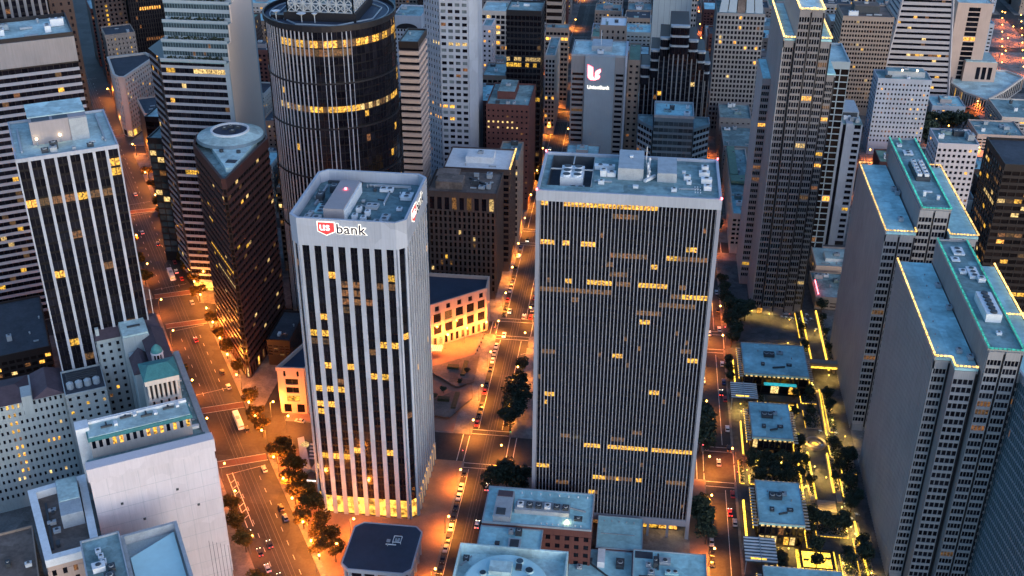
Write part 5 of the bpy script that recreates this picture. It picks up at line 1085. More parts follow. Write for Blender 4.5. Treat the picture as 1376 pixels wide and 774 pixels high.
def sloped(b, x0, x1, y0, z0, z1, inx, dep, n, mat, mat2):
    for k in range(n):
        f0, f1 = k/n, (k+1)/n; l = b.L(0, y0); mb = MB(); A = b.L(x0, y0); C = b.L(x1, y0); w_ = C[0]-A[0]
        q = lambda f, t: (A[0]+inx*t+(w_-2*inx*t)*f, A[1]+dep*t, z0+(z1-z0)*t)
        mb.face([q(f0+.01, 0), q(f1-.01, 0), q(f1-.01, 1), q(f0+.01, 1)], mat if k != n//2 else mat2); b.mesh('sloping_glass', mb)
b = T('sloped_top_tower', 'grey grid tower with a sloping dark glass crown at the top of the frame', 'skyscraper', 50, 83, 800, 835, 92, 13, 24, side='L', pm='grey_concrete', pw=.9, sh=1.3, dp=.45, lit=litp(.035, .3), clut=0, fascia=1, fin=False)
b.box('crown_core', 56, 77, 812, 835, 91, 125, 'dark_metal'); sloped(b, 51, 82, 801, 92.2, 125, 5, 11, 5, 'steel_blue', 'roof_brown'); b.finish(220)
b = T('hill_block', 'pale block with a few small windows in front of the sloped-crown tower', 'building', 56, 78, 765, 795, 28, 6, 6, side='L', pm='grey_concrete', pw=2.2, sh=2.4, lit=litp(.08), clut=4)
b = T('courtyard_roof_block', 'low grey block with a flat cluttered roof above the green-roofed building', 'building', 57, 80, 722, 760, 24, 6, 5, side='L', pm='grey_concrete', roof='roof_grey', clut=7, pw=2, sh=2, lit=litp(.05))
b = T('green_roofed_block', 'older low block with pale green copper roof strips beside the tallest stepped tower', 'building', 58, 71, 640, 716, 25, 4, 6, side='L', ns=20, pm='cream_stone', roof='roof_grey', clut=8, lit=litp(.06), fin=False)
b.box('copper_strip', 58.6, 63.5, 668, 715, 25.2, 26.6, 'pale_green'); b.box('copper_strip', 58.6, 70.4, 656, 666, 25.2, 26.8, 'pale_green'); b.finish(100)
b = T('street_block', 'low grey block beneath the green-roofed building along the same street', 'building', 57.5, 66, 610, 638, 26, 3, 6, side='L', pm='cream_stone', roof='roof_blue', clut=4, lit=litp(.08))
b = T('blue_roofed_block', 'dark block with a pale blue flat roof peeking out behind the tallest stepped tower', 'office block', 96.5, 110, 605, 640, 120, 3, 30, side='', pm='steel_blue', pw=.5, sh=.6, gl='glass_bronze', roof='roof_pale', clut=0, lit=litp(.05), par=1.6)
b = T('brown_grid_tower', 'broad brown tower with a dense grid of small windows behind the tallest stepped tower', 'skyscraper', 146, 183, 860, 895, 77, 18, 20, side='L', ns=8, pm='tan_stone', pw=.7, sh=1.6, dp=.4, lit=litp(.05), roof='roof_brown', pent=[(.25, .75, .3, .7, 6)], pentm='plant_dark', clut=3, big=1.6)
b = T('white_grid_tower', 'white office tower with rows of small square windows in front of the pyramid tower', 'office block', 162, 198, 780, 800, 56, 15, 13, side='L', ns=4, pm='pale_concrete', pw=1.25, sh=1.9, dp=.4, lit=litp(.08, .6), roof='roof_grey', base=8, pent=[(.2, .9, .35, .8, 4)], pentm='plant_grey', clut=2, fin=False)
for x in (178, 188): 
    mb = MB(); mb.frustum(b.L(x, 784), .5, .5, 60.5, 61.5, 'lamp_pale', 8); b.mesh('roof_lamp', mb)
b.finish(300)
b = B('finned_pale_tower', 'pale tower with dark vertical slots and boxy white rooftop plant near the stepped tower', 'office block', 116, 645)
b.box('core', 103.5, 126, 629.5, 662, 0, 76, 'dark_metal')
b.facade((103.5, 629.5), (111.4, 629.5), 3, 74, 3, 20, pw=.4, sh=1.6, dp=.4, pm='steel_blue', lit=litp(.06)); b.box('blank_pier', 111.5, 115.4, 628.6, 640, 0, 77, 'pale_concrete'); b.box('slot', 115.5, 117.1, 629.3, 640, 0, 76, 'glass'); b.box('blank_pier', 117.2, 121, 628.6, 640, 0, 77, 'pale_concrete')
b.facade((121.1, 629.5), (126.3, 629.5), 3, 76, 1, 20, pw=1.6, sh=1.5, dp=.8, pm='pale_concrete', sub=2, lit=litp(.1)); b.box('roof', 103.2, 126.4, 629.6, 662.4, 76, 76.6, 'roof_grey')
b.facade((103.45, 662), (103.45, 629.5), 3, 74, 8, 20, pw=1, sh=1.6, dp=.4, pm='pale_concrete')
b.box('plant_box', 104.5, 114, 636, 650, 76.6, 83, 'plant_white'); b.box('plant_box', 106, 115, 645, 660, 76.6, 86, 'plant_white'); b.box('plant_box', 115.2, 125.5, 640, 661, 76.6, 80, 'plant_grey'); b.box('louvre', 116, 124.5, 639.7, 639.96, 77, 79.6, 'plant_dark'); b.clutter(116, 126, 630.5, 638, 76.6, 3); b.finish(150)
# white pyramid
b = B('pyramid_tower', 'white tapering pyramid tower with rows of dark window bands at the top right', 'skyscraper', 213, 912)
PX, PY, PW, PH = 213, 914, 27.5, 255
def pz(z): return PW*(1-z/PH)
mb = MB(); l = b.L(PX, PY); mb.frustum(l, 1, 1, 0, 1, 'pale_concrete', 4)
nf = 50; fh = 4.1
core = MB(); r0, r1 = PW-1.0, (PW-1.0)*(1-205/PH)-.2; A = [(l[0]+sx*r0, l[1]+sy*r0, 0) for sx, sy in ((-1, -1), (1, -1), (1, 1), (-1, 1))]; C = [(l[0]+sx*r1, l[1]+sy*r1, 205) for sx, sy in ((-1, -1), (1, -1), (1, 1), (-1, 1))]; core.hexa(A+C, 'glass'); b.mesh('core', core)
for k in range(nf):
    z = k*fh; r = pz(z); mb = MB(); r2 = pz(z+2.3)
    mb.hexa([(l[0]+sx*r, l[1]+sy*r, z) for sx, sy in ((-1, -1), (1, -1), (1, 1), (-1, 1))]+[(l[0]+sx*r2, l[1]+sy*r2, z+2.3) for sx, sy in ((-1, -1), (1, -1), (1, 1), (-1, 1))], 'band_white'); b.mesh('floor_band', mb)
mb = MB()
for sx in (-1, 1):
    for sy in (-1, 1): mb.bar((l[0]+sx*PW, l[1]+sy*PW, 0), (l[0]+sx*pz(205), l[1]+sy*pz(205), 205), .7, 'band_white')
b.mesh('corner_post', mb)
rn = random.Random(5)
for k in range(2, 26):
    z = k*fh+2.3; r = pz(z+.8)-.15; n_ = 14
    for i in range(n_):
        u0 = -r+2*r*i/n_
        if rn.random() < (.09 if k != 9 else .4): 
            mb = MB(); mb.box(l[0]+u0+.2, l[0]+u0+2*r/n_-.2, l[1]-r-.12, l[1]-r+.5, z+.1, z+1.7, rn.choice(('lit', 'lit_dim', 'lit_pale'))); b.mesh('window', mb)
        else:
            mb = MB(); mb.box(l[0]+u0+.2, l[0]+u0+2*r/n_-.2, l[1]-r-.1, l[1]-r+.5, z+.1, z+1.7, 'glass'); b.mesh('window', mb)
b = T('tan_tower', 'tan stone tower with one dark vertical window strip right of the pyramid', 'building', 245, 272, 930, 955, 72, 1, 16, side='L', ns=1, pm='pink_stone', pw=18, sh=.8, dp=.5, gl='glass', roof='roof_pale', lit=lambda j, i, rn: 'lit' if j == 9 else None, clut=2)
b = B('fan_shaped_building', 'low tan building with a curved colonnaded front and three tall dark windows at the right', 'building', 275, 915)
FA = [(247, 915), (253, 893), (266, 876), (285, 900), (310, 938), (300, 955), (258, 955)]
b.poly('wall', inset(FA, .4), 0, 10, 'bronze', 'roof_pale'); ring(b, 'cornice', FA, 1.5, 10, 11.5, 'cream_stone'); I = inset(FA, .4)
for k in range(4): b.facade(I[k], I[k+1], .3, 10, 9, 1, pw=1.2, sh=1.2, dp=.4, pm='cream_stone', lit=litp(.2), top=0)
b.box('upper_wall', 258, 283, 925, 952, 10, 26, 'pink_stone')
for k in range(3): b.box('tall_window', 267.5+k*4.6, 270.5+k*4.6, 924.8, 925.2, 12, 22, 'glass')
b.box('roof', 258.4, 282.6, 925.4, 951.6, 26, 26.6, 'roof_pale'); b.finish(80)
b = T('small_white_block', 'square white block with warm windows in front of the trees at the right', 'building', 176.5, 200, 655, 680, 58, 8, 14, side='L', ns=6, pm='white_paint', pw=1.3, sh=1.8, lit=litp(.12, .3), roof='roof_grey', clut=4, big=1.4)
b = T('dark_tower', 'dark brown tower with scattered lit floors cut by the right edge', 'skyscraper', 175.5, 215, 530, 566, 96, 10, 24, side='L', ns=9, pm='bronze', pw=.35, sh=1.5, dp=.35, gl='glass_bronze', lit=litp(.1, .4, 'lit', .28), roof='roof_dark', par=1.2, clut=4)
b = T('low_white_house_block', 'low white block with an arcade at the far right edge', 'building', 262, 300, 820, 862, 18, 9, 4, side='L', pm='cream_stone', roof='roof_grey', clut=7, lit=litp(.1))
b = T('grey_roof_block', 'low pink-walled block with a cluttered grey roof near the right edge', 'building', 236, 268, 782, 812, 18, 8, 4, side='L', pm='pink_stone', roof='roof_grey', clut=10, lit=litp(.1))
b = T('blue_side_block', 'small bluish block in the gap between the farther slab tower and the dark tower', 'building', 160, 174, 585, 625, 40, 4, 9, side='L', pm='old_stucco', roof='roof_grey', clut=6, lit=litp(.1))
# upper background, left of centre
b = B('white_grid_skyscraper', 'tall white faceted tower of square windows behind the brown block', 'skyscraper', -112, 655)
WP = [(-130.8, 660), (-119.5, 650), (-102.4, 650), (-98.4, 660), (-98.4, 682), (-130.8, 682)]; I = inset(WP, .4); b.poly('core', I, 0, 200, 'pale_concrete')
def lw(j, i, rn): return 'lit' if (j in (14, 16) and rn.random() < .45) else 'lit_pale' if (j == 26 and rn.random() < .55) else ('lit_dim' if rn.random() < .04 else rn.choice((None, None, 'glass_pale')))
for k, n_ in ((5, 6), (0, 6), (1, 4)): b.facade(I[k], I[k+1 if k < 5 else 0], 4, 198, n_, 50, pw=1.35, sh=1.9, dp=.4, pm='pale_concrete', lit=lw)
b.facade(I[2], I[3], 4, 198, 8, 50, pw=1.35, sh=1.9, dp=.4, pm='pale_concrete', lit=litp(.04)); b.box('roof', -129, -99, 661, 681, 200, 200.5, 'roof_grey'); b.finish(300)
b = T('zebra_sided_block', 'tower edge with diagonal zebra-like bands peeking out right of the round tower', 'office block', -128, -117.5, 575, 600, 131, 1, 32, side='R', ns=2, pm='bronze', sm='pink_stone', pw=.2, pd=.2, sd=1.6, sh=2.0, dp=1.6, clut=1)
b = T('arched_top_block', 'pale block with a dark arched recess under its roof, right of the round tower', 'building', -181, -160.5, 800, 830, 82, 9, 20, side='R', ns=4, pm='pale_concrete', pw=1.0, sh=1.7, lit=litp(.06), roof='roof_grey', fascia=9, clut=3, fin=False)
mb = MB(); l = b.L(-171, 799.3); P = [(l[0]+8*math.cos(a), l[1], 72.5+4*math.sin(a)) for a in [math.pi*i/14 for i in range(15)]]; mb.face(P[::-1], 'dark_metal'); b.mesh('arch_recess', mb); b.finish(150)
b = T('pale_mid_block', 'pale block with a white roof squeezed between the zebra bands and the white faceted tower', 'building', -156, -142.5, 722, 750, 55, 6, 14, side='R', ns=4, pm='cream_stone', roof='plant_white', lit=litp(.06), clut=2)
b = T('cream_window_block', 'cream block with warm upper windows behind the white faceted tower', 'building', -128, -98, 880, 910, 66, 8, 14, side='R', pm='cream_stone', lit=litp(.2, .3), roof='roof_pale', clut=4)
b = T('white_sliver_tower', 'slim white blank tower sliver right of the white faceted tower', 'building', -117.5, -110.5, 810, 830, 74, 2, 18, side='R', ns=3, pm='white_paint', pw=2, sh=2, lit=litp(.15), clut=0)
b = T('brown_cornice_block', 'low tan block with a flat grey roof just left of the black glass tower', 'building', -112, -90, 770, 800, 50, 6, 12, side='R', pm='tan_stone', roof='roof_grey', lit=litp(.06), clut=5)
b = T('teal_roof_block', 'low block with a teal-grey roof left of the brown brick block', 'building', -112, -94.5, 705, 740, 54, 5, 12, side='R', pm='brick_red', roof='roof_blue', lit=litp(.06), clut=6)
# distant city filling the upper background
fl = random.Random(11)
kinds = [('cream_stone', 'cream'), ('tan_stone', 'tan'), ('grey_concrete', 'grey'), ('brown_stone', 'dark brown'), ('brick_red', 'brick red'), ('pale_concrete', 'pale'), ('pink_stone', 'pinkish'), ('old_stucco', 'blue-grey'), ('bronze', 'near-black')]
roofs = [('roof_grey', 'grey'), ('roof_pale', 'pale'), ('roof_brown', 'brown'), ('roof_dark', 'dark'), ('roof_blue', 'bluish'), ('pale_green', 'green')]
def inview(x, y, z):
    r = Vector((x, y, z))-CAMP; d = r.dot(FW)
    return abs(r.dot(RT)/d*FPX) < 880 and r.dot(UP)/d*FPX < 420
taken = [(o.location.x, o.location.y) for o in COL.objects if o.parent is None and o.get('category') in ('building', 'office block', 'skyscraper')]
bb = []
for o in COL.objects:
    if o.parent is None and o.get('category') in ('building', 'office block', 'skyscraper'):
        xs, ys = [], []
        for c in o.children:
            if c.type == 'MESH' and c.name.split('.')[0] in ('wall', 'core'):
                mw = Matrix.Translation(o.location) @ o.rotation_euler.to_matrix().to_4x4()
                for v in c.data.vertices: q = mw @ v.co; xs.append(q.x); ys.append(q.y)
        if xs: bb.append((min(xs)-4, max(xs)+4, min(ys)-4, max(ys)+4))
cells = []
for xa, xb in XS:
    for ya, yb in YS:
        if ya < 600: continue
        nx_ = max(1, round((xb-xa)/34)); ny_ = max(1, round((yb-ya)/34))
        for i in range(nx_):
            for j in range(ny_):
                x0, x1 = xa+3+(xb-xa-6)*i/nx_+1, xa+3+(xb-xa-6)*(i+1)/nx_-1; y0, y1 = ya+3+(yb-ya-6)*j/ny_+1, ya+3+(yb-ya-6)*(j+1)/ny_-1
                mx, my = (x0+x1)/2, (y0+y1)/2
                if x0*SV[0]+y1*SV[1] < 76: continue
                if any(x0 < d and x1 > c and y0 < f and y1 > e for c, d, e, f in bb): continue
                if not inview(mx, my, 20): continue
                if mx > 292 and 930 < my < 1190: continue
                cells.append((x0, x1, y0, y1))
used_l = {}
for x0, x1, y0, y1 in sorted(cells, key=lambda c: c[2]):
    pm_, kn = fl.choice(kinds); rf, rnm = fl.choice(roofs)
    far = (y0-600)/900
    h = fl.uniform(14, 34)+max(0, fl.gauss(0, 10)); 
    if x0 < -70 and y0 > 700: h += fl.uniform(0, 30)
    if 140 < x0 and y0 < 900: h = fl.uniform(8, 18)
    nz = max(3, round((h-4)/3.6)); nx_ = max(4, round((x1-x0)/3.6))
    side = 'L' if x0 > 20 else 'R' if x1 < -20 else ''
    rel = 'left of the cable cars' if x1 < -60 else 'right of the cable cars' if x0 < 40 else 'beyond the plaza street' if x0 < 150 else 'at far right'
    key = f"{kn} {'low' if h < 28 else 'mid-height' if h < 45 else 'tall'} block with {rnm} roof, {rel}"
    used_l[key] = used_l.get(key, 0)+1
    lab = key if used_l[key] == 1 else key+f', {ordn(used_l[key]-1)} from front'
    T('city_block', lab, 'building', x0+fl.uniform(0, 2), x1-fl.uniform(0, 3), y0+fl.uniform(0, 2), y1-fl.uniform(0, 4), h, nx_, nz, side=side, pm=pm_, roof=rf, pw=fl.uniform(1.0, 2.0), sh=fl.uniform(1.4, 2.2), dp=.35, lit=litp(fl.uniform(.04, .14), .4), clut=fl.randint(3, 7), big=1.2, group='background city blocks', pent=[(.3, .65, .35, .7, 3.2)] if fl.random() < .5 else None, cap=60)
for i, (s_, t_, w_, h) in enumerate([(-20, 705, 60, 30), (-20, 760, 50, 24), (0, 850, 46, 40), (0, 915, 46, 28), (-70, 850, 50, 34), (5, 1000, 40, 36), (-50, 1000, 46, 45), (-70, 910, 60, 25)]):
    pm_, kn = kinds[i]; rf, rnm = roofs[i % 6]
    T('city_block', f'{ordn(i)} block from the front beyond the avenue, {kn} with a {rnm} roof', 'building', s_, min(s_+w_, 45), t_, t_+42, h, 12, round(h/3.8), mk=True, side='R', pm=pm_, roof=rf, lit=litp(.1), clut=5, group='background blocks beyond the avenue', cap=60)
for i, (s_, t_, w_, h) in enumerate([(76, 590, 30, 20), (78, 712, 30, 34), (80, 760, 34, 40), (106, 905, 40, 48), (76, 1010, 40, 50), (120, 1010, 44, 70), (108, 770, 24, 52)]):
    pm_, kn = kinds[-1-i]; rf, rnm = roofs[-1-i % 6]
    x, y = st(s_+w_/2, t_+15)
    if any(c-10 < x < d+10 and e-10 < y < f+10 for c, d, e, f in bb): continue
    T('city_block', f'{ordn(i)} block from the front along the avenue, {kn} with a {rnm} roof', 'building', s_, s_+w_, t_, t_+34, h, 9, round(h/3.8), mk=True, side='', pm=pm_, roof=rf, lit=litp(.1), clut=4, group='background blocks on the right of the avenue', cap=60)
# ================================================================ trees
def leaf_crown(seed, rx, rz, n, mat, clumps=9, leaf=.55):
    rn = random.Random(seed); mb = MB(); cl = []
    for k in range(clumps):
        a = rn.uniform(0, 6.28); r = rx*math.sqrt(rn.random())*.75; z = rn.uniform(-rz*.55, rz*.75)*(1-.4*r/rx); cl.append((r*math.cos(a), r*math.sin(a), z, rn.uniform(.32, .55)*rx))
    for i in range(n):
        c = rn.choice(cl); v = Vector((rn.gauss(0, 1), rn.gauss(0, 1), rn.gauss(0, 1))).normalized()*c[3]*rn.uniform(.55, 1.05)
        p = Vector((c[0]+v.x, c[1]+v.y, c[2]+v.z*.8)); s_ = leaf*rn.uniform(.6, 1.3)
        a = Vector((rn.gauss(0, 1), rn.gauss(0, 1), rn.gauss(0, .6))).normalized()*s_; b_ = a.cross(Vector((rn.gauss(0, 1), rn.gauss(0, 1), rn.gauss(0, 1)))).normalized()*s_*.7
        mb.face([p-a, p+b_, p+a, p-b_], mat)
    return mb.data('crown')
def trunk_mesh(h):
    mb = MB(); mb.frustum((0, 0), .28, .18, 0, h, 'bark', 7)
    for a in (0, 2.1, 4.2): mb.bar((0, 0, h*.8), (1.4*math.cos(a), 1.4*math.sin(a), h*1.35), .1, 'bark')
    return mb.data('trunk')
CR = {'leaf': [leaf_crown(s, 3.4, 3.0, 1100, 'leaf', 12, .42) for s in (1, 2, 3)], 'leaf_dark': [leaf_crown(s, 3.7, 3.6, 1100, 'leaf_dark', 13, .46) for s in (4, 5, 6)]}
TR = trunk_mesh(3.2)
def tree(x, y, sc, label, group, kind='leaf_dark', rn=random.Random(3)):
    o = bpy.data.objects.new('tree', None); COL.objects.link(o); o.location = (x, y, .15); o.empty_display_size = .1
    o.rotation_euler = (0, 0, rn.uniform(0, 6.28)); o.scale = (sc*rn.uniform(.9, 1.1), sc*rn.uniform(.9, 1.1), sc*rn.uniform(.9, 1.15)); tag(o, label, 'tree', group)
    link('trunk', TR, o); link('crown', rn.choice(CR[kind]), o, (0, 0, 5.6))
    return o
def trow(pts, sc, where, group, kind='leaf_dark', mk=False):
    for i, p in enumerate(pts):
        x, y = st(*p[:2]) if mk else p[:2]; s_ = sc*(p[2] if len(p) > 2 else 1)
        big = 'broad' if s_ > 1.35 else 'small' if s_ < .85 else 'rounded'
        tree(x, y, s_, f'{ordn(i)} tree from the front {where}, {big}', group, kind)
trow([(-50.6, 372, 1.15), (-46, 376, 1.25), (-42, 372, 1.1), (-39.5, 378, 1), (-49.5, 418, 1.2), (-48.8, 427, 1.15), (-47, 433, 1.1), (-49.8, 441, 1.2), (-48.5, 449, .9), (-49.3, 466, .7)], 1.25, 'on the right kerb of the cable car street', 'trees on the right of the cable car street')
trow([(-49.5, 327, .8), (-50, 316, .8)], 1.0, 'squeezed between the teal-roofed block and the cable car street', 'trees by the teal-roofed block')
trow([(36.2, 352, .9), (35, 358, 1.2), (33.6, 364, 1.1), (36.4, 367, .8), (36, 371, .7), (35.5, 376, .55), (35.5, 412, 1.5), (36.6, 419, 1.6), (35.2, 426, 1.5), (36.4, 433, 1.2)], 1.1, 'on the left kerb of the plaza street', 'trees on the left of the plaza street')
trow([(51.2, 470, .6), (51.2, 478, .6), (51.2, 487, .6), (53.5, 503, 1.0), (55.5, 510, 1.1), (54, 520, 1.2), (58, 528, 1.4), (62, 531, 1.4), (54, 534, 1.2), (52, 545, 1), (52.2, 556, .9), (52, 570, .8), (52.2, 640, .8), (52, 655, .8)], 1.05, 'on the right kerb of the plaza street', 'trees on the right of the plaza street')
trow([(89, 546, .9), (103.2, 545, .9), (80, 444, .7), (81, 460, .6), (84, 438, .6), (80.5, 408, .6), (94.6, 404, .9), (96.2, 409, 1), (98, 384, .9), (96, 379, 1), (79, 372, .8), (79.5, 367, .9), (84.5, 366, .8), (88.5, 366, .85), (92, 366, .8), (78.5, 350, 1), (91, 352, .6), (97, 350, .7), (64.5, 346, .6), (64.8, 340, .6), (95, 334, .7), (57, 402, .7), (62, 401, .8), (67, 400, .8), (72, 401, .8), (77, 398, .7), (61, 395, .6), (70, 394, .7)], .95, 'in the promenade garden', 'trees in the promenade garden')
trow([(73.5, 336), (76, 345), (73, 356), (77, 364), (74, 372), (73.5, 383), (76.5, 391), (74, 402), (73, 424), (72.5, 432), (73, 448), (75, 480, .8), (73, 496), (73, 512), (73, 527), (72, 560), (73, 576), (71.5, 592), (72, 606), (71.5, 622), (73, 633), (72.5, 650), (72, 662), (73, 676), (72, 690), (74, 720), (74, 742)], 1.2, 'on the right kerb of the avenue', 'trees on the right of the avenue', 'leaf', True)
trow([(79, 332), (80, 342), (79, 352), (81, 362), (79, 371), (78, 380), (80, 390), (79, 400), (78, 408), (78, 520, .9), (78.5, 586), (79, 600), (78.5, 614), (79, 640), (78.5, 668)], 1.15, 'in the second row right of the avenue', 'second row of trees right of the avenue', 'leaf', True)
trow([(48.6, 318), (48, 328), (48.8, 352), (48.4, 364), (48.6, 376), (47.5, 470), (48, 485), (48.2, 590), (48, 610), (48, 640)], 1.2, 'on the left kerb of the avenue', 'trees on the left of the avenue', 'leaf', True)
trow([(-92, 432, .6), (-88, 438, .6), (-84.5, 444, .6), (-78, 452, .5), (-76, 462, .5)], .8, 'in the triangular planters behind the bank tower', 'planter trees behind the bank tower')
trow([(216, 836, 1.1), (224, 832, 1.2), (232, 830, 1.3), (240, 833, 1.2), (246, 830, 1), (228, 842, 1.2), (212, 815, 1.2), (209, 805, 1.3), (207, 790, 1.2)], 1.4, 'in the dark clump behind the small white block', 'trees behind the small white block')
# planters on the plaza behind the bank tower
for i, (P, lb) in enumerate([([(-92, 428), (-74, 446), (-73, 441), (-80, 426)], 'nearer triangular stepped planter on the plaza behind the bank tower'), ([(-92, 462), (-75, 474), (-74.4, 455), (-79, 452)], 'farther triangular stepped planter on the plaza behind the bank tower')]):
    b = B('planter', lb, 'planter', -82, P[0][1])
    for k in range(4):
        Q = inset(P, k*1.0) if True else P; b.poly('step', Q, .15+k*.35, .5+k*.35, 'roof_brown' if k % 2 else 'plaza_grey')
    b.box('hedge', -78.8, -76.6, P[1][1]-16, P[1][1]-3, .2, 2.2, 'leaf_dark'); b.box('hedge', -86, -80.4, P[1][1]-11, P[1][1]-8.5, 1.2, 3.0, 'leaf_dark')
for i in range(9): tag(link('bollard', part_box(.8, .8, 1.1, 'pole_metal'), None, (-72.6-i*.35, 500-i*4.0, .15)), f'short dark planter bollard edging the plaza, {ordn(8-i)} from the near end', 'bollard', 'bollards edging the plaza')
# paved V-shaped entrance left of the bank tower
b = B('station_entrance', 'pale V-shaped stepped subway entrance with a glowing planter left of the bank tower', 'subway entrance', -136, 385)
for P, mt in (([(-143, 399), (-140.5, 400.5), (-131, 378), (-133.5, 374)], 'pale_concrete'), ([(-131, 378), (-128.5, 377), (-124, 396), (-127.5, 397)], 'pale_concrete')): b.poly('ramp_wall', P if P[0][0] > -140 or True else P, .15, 1.4, mt)
b.poly('stair', [(-138.5, 397), (-128.5, 396), (-131.6, 381)], .15, .5, 'plaza_grey')
for k in range(5): b.box('step', -136.5+k*.6, -129.5-k*.3, 395.5-k*2.4, 396.6-k*2.4, .5, .9-k*.06, 'pale_concrete')
mb = MB(); mb.frustum(b.L(-138.6, 395), 1.7, 2.0, .5, 1.4, 'lit_pale', 10); b.mesh('glowing_planter', mb); b.box('light_bar', -133, -127, 371, 371.5, .3, .7, 'sign_white')
b = B('entrance_kiosk', 'dark flat-roofed stair kiosk by the corner of the bank tower', 'kiosk', -125, 377); b.box('body', -127.5, -123.5, 372, 383, .15, 3, 'bronze'); b.box('roof', -127.8, -123.2, 371.7, 383.3, 3, 3.3, 'roof_mauve'); b.box('lit_door', -126.6, -124.4, 371.9, 372, .3, 2.5, 'lit_pale')
# ================================================================ street lamps
PM = MB(); PM.frustum((0, 0), .16, .09, 0, 8.2, 'pole_metal', 7); PM.frustum((0, 0), .3, .22, 0, .6, 'pole_metal', 7); POLE = PM.data('pole')
PM = MB(); PM.bar((0, 0, 8.1), (1.6, 0, 8.6), .06, 'pole_metal'); ARM = PM.data('arm')
PM = MB(); PM.frustum((1.6, 0), .18, .42, 8.25, 8.5, 'lamp_orange', 10); PM.frustum((1.6, 0), .42, .32, 8.5, 8.95, 'lamp_orange', 10); HEAD = PM.data('lamp_head')
LO = bpy.data.lights.new('lamp_light', 'SPOT'); LO.spot_size = R(140); LO.spot_blend = .8; LO.energy = LAMP_W*.95; LO.color = (1.0, 0.20, 0.022); LO.shadow_soft_size = .45
LC = LO.copy(); LC.energy = LAMP_W*1.9; LC.color = (1.0, 0.29, 0.03)
LB = bpy.data.lights.new('lamp_light_bright', 'POINT'); LB.energy = LAMP_W*1.4; LB.color = (1.0, 0.26, 0.03); LB.shadow_soft_size = .45
LY = bpy.data.lights.new('garden_light', 'SPOT'); LY.spot_size = R(150); LY.spot_blend = .6; LY.energy = LAMP_W*.32; LY.color = (1.0, 0.62, 0.12); LY.shadow_soft_size = .4
def lamp(x, y, face, label, group, data=LO):
    o = bpy.data.objects.new('street_lamp', None); COL.objects.link(o); o.location = (x, y, .15); o.rotation_euler = (0, 0, face); o.empty_display_size = .1; tag(o, label, 'street lamp', group)
    link('pole', POLE, o); link('arm', ARM, o); link('lamp_head', HEAD, o)
    l_ = bpy.data.objects.new('lamp_light', data); COL.objects.link(l_); l_.parent = o; l_.location = (1.6, 0, 7.7)
def lrow(pts, face, where, group, mk=False, data=LO):
    for i, p in enumerate(pts):
        x, y = st(*p) if mk else p; lamp(x, y, face+(TH if mk else 0), f'{ordn(i)} orange street lamp from the front {where}', group, data)
lrow([(73.2, t) for t in (338, 350, 366, 380, 396, 417, 429, 441, 466, 486, 503, 520, 536, 552, 568, 584, 600, 616, 642, 665, 695, 735, 790, 850, 920)], math.pi, 'on the right kerb of the avenue', 'lamps on the right of the avenue', True, LB)
lrow([(50.0, t) for t in (322, 350, 380, 400, 436, 470, 520, 555, 600, 640, 690, 760, 830)], 0, 'on the left kerb of the avenue', 'lamps on the left of the avenue', True)
lrow([(-67.0, y) for y in (316, 346, 376, 412, 440, 470, 500, 530, 560, 590, 625, 660, 700, 740, 790, 840, 900, 980, 1070, 1180)], 0, 'on the left kerb of the cable car street', 'lamps on the left of the cable car street', data=LC)
lrow([(-49.0, y) for y in (330, 395, 426, 458, 490, 516, 550, 600, 640, 690, 730, 780, 835, 900, 980)], math.pi, 'on the right kerb of the cable car street', 'lamps on the right of the cable car street', data=LC)
lrow([(37.0, y) for y in (340, 372, 398, 440, 475, 508, 545, 585, 630, 680, 735, 800, 860, 940)], 0, 'on the left kerb of the plaza street', 'lamps on the left of the plaza street', data=LC)
lrow([(50.2, y) for y in (318, 405, 500, 530, 610, 650, 700, 760, 830, 900)], math.pi, 'on the right kerb of the plaza street', 'lamps on the right of the plaza street')
lrow([(-100, 476), (-90.7, 483.6), (-81.9, 490.9), (-73.1, 498.2), (-104, 340), (-107, 325), (-112, 318), (-150, 405), (-160, 415)], 0, 'on the brick plazas round the bank tower', 'lamps on the brick plazas', data=LB)  # those before the bank tower are added to brighten its lobby-lit plaza
lrow([(-38, 452), (-20, 455), (-4, 458), (-36, 490), (-5, 490), (-35, 515)], 0, 'in the lane behind the old office blocks', 'lamps behind the old office blocks', True)
lrow([(300, 990), (318, 1020), (330, 1060), (345, 1100), (350, 1150), (285, 960), (262, 880), (228, 822), (218, 800), (208, 770), (240, 780), (270, 815), (150, 700), (150, 760), (152, 820)], math.pi, 'among the low blocks at the upper right', 'lamps among the low blocks at the upper right', data=LO)
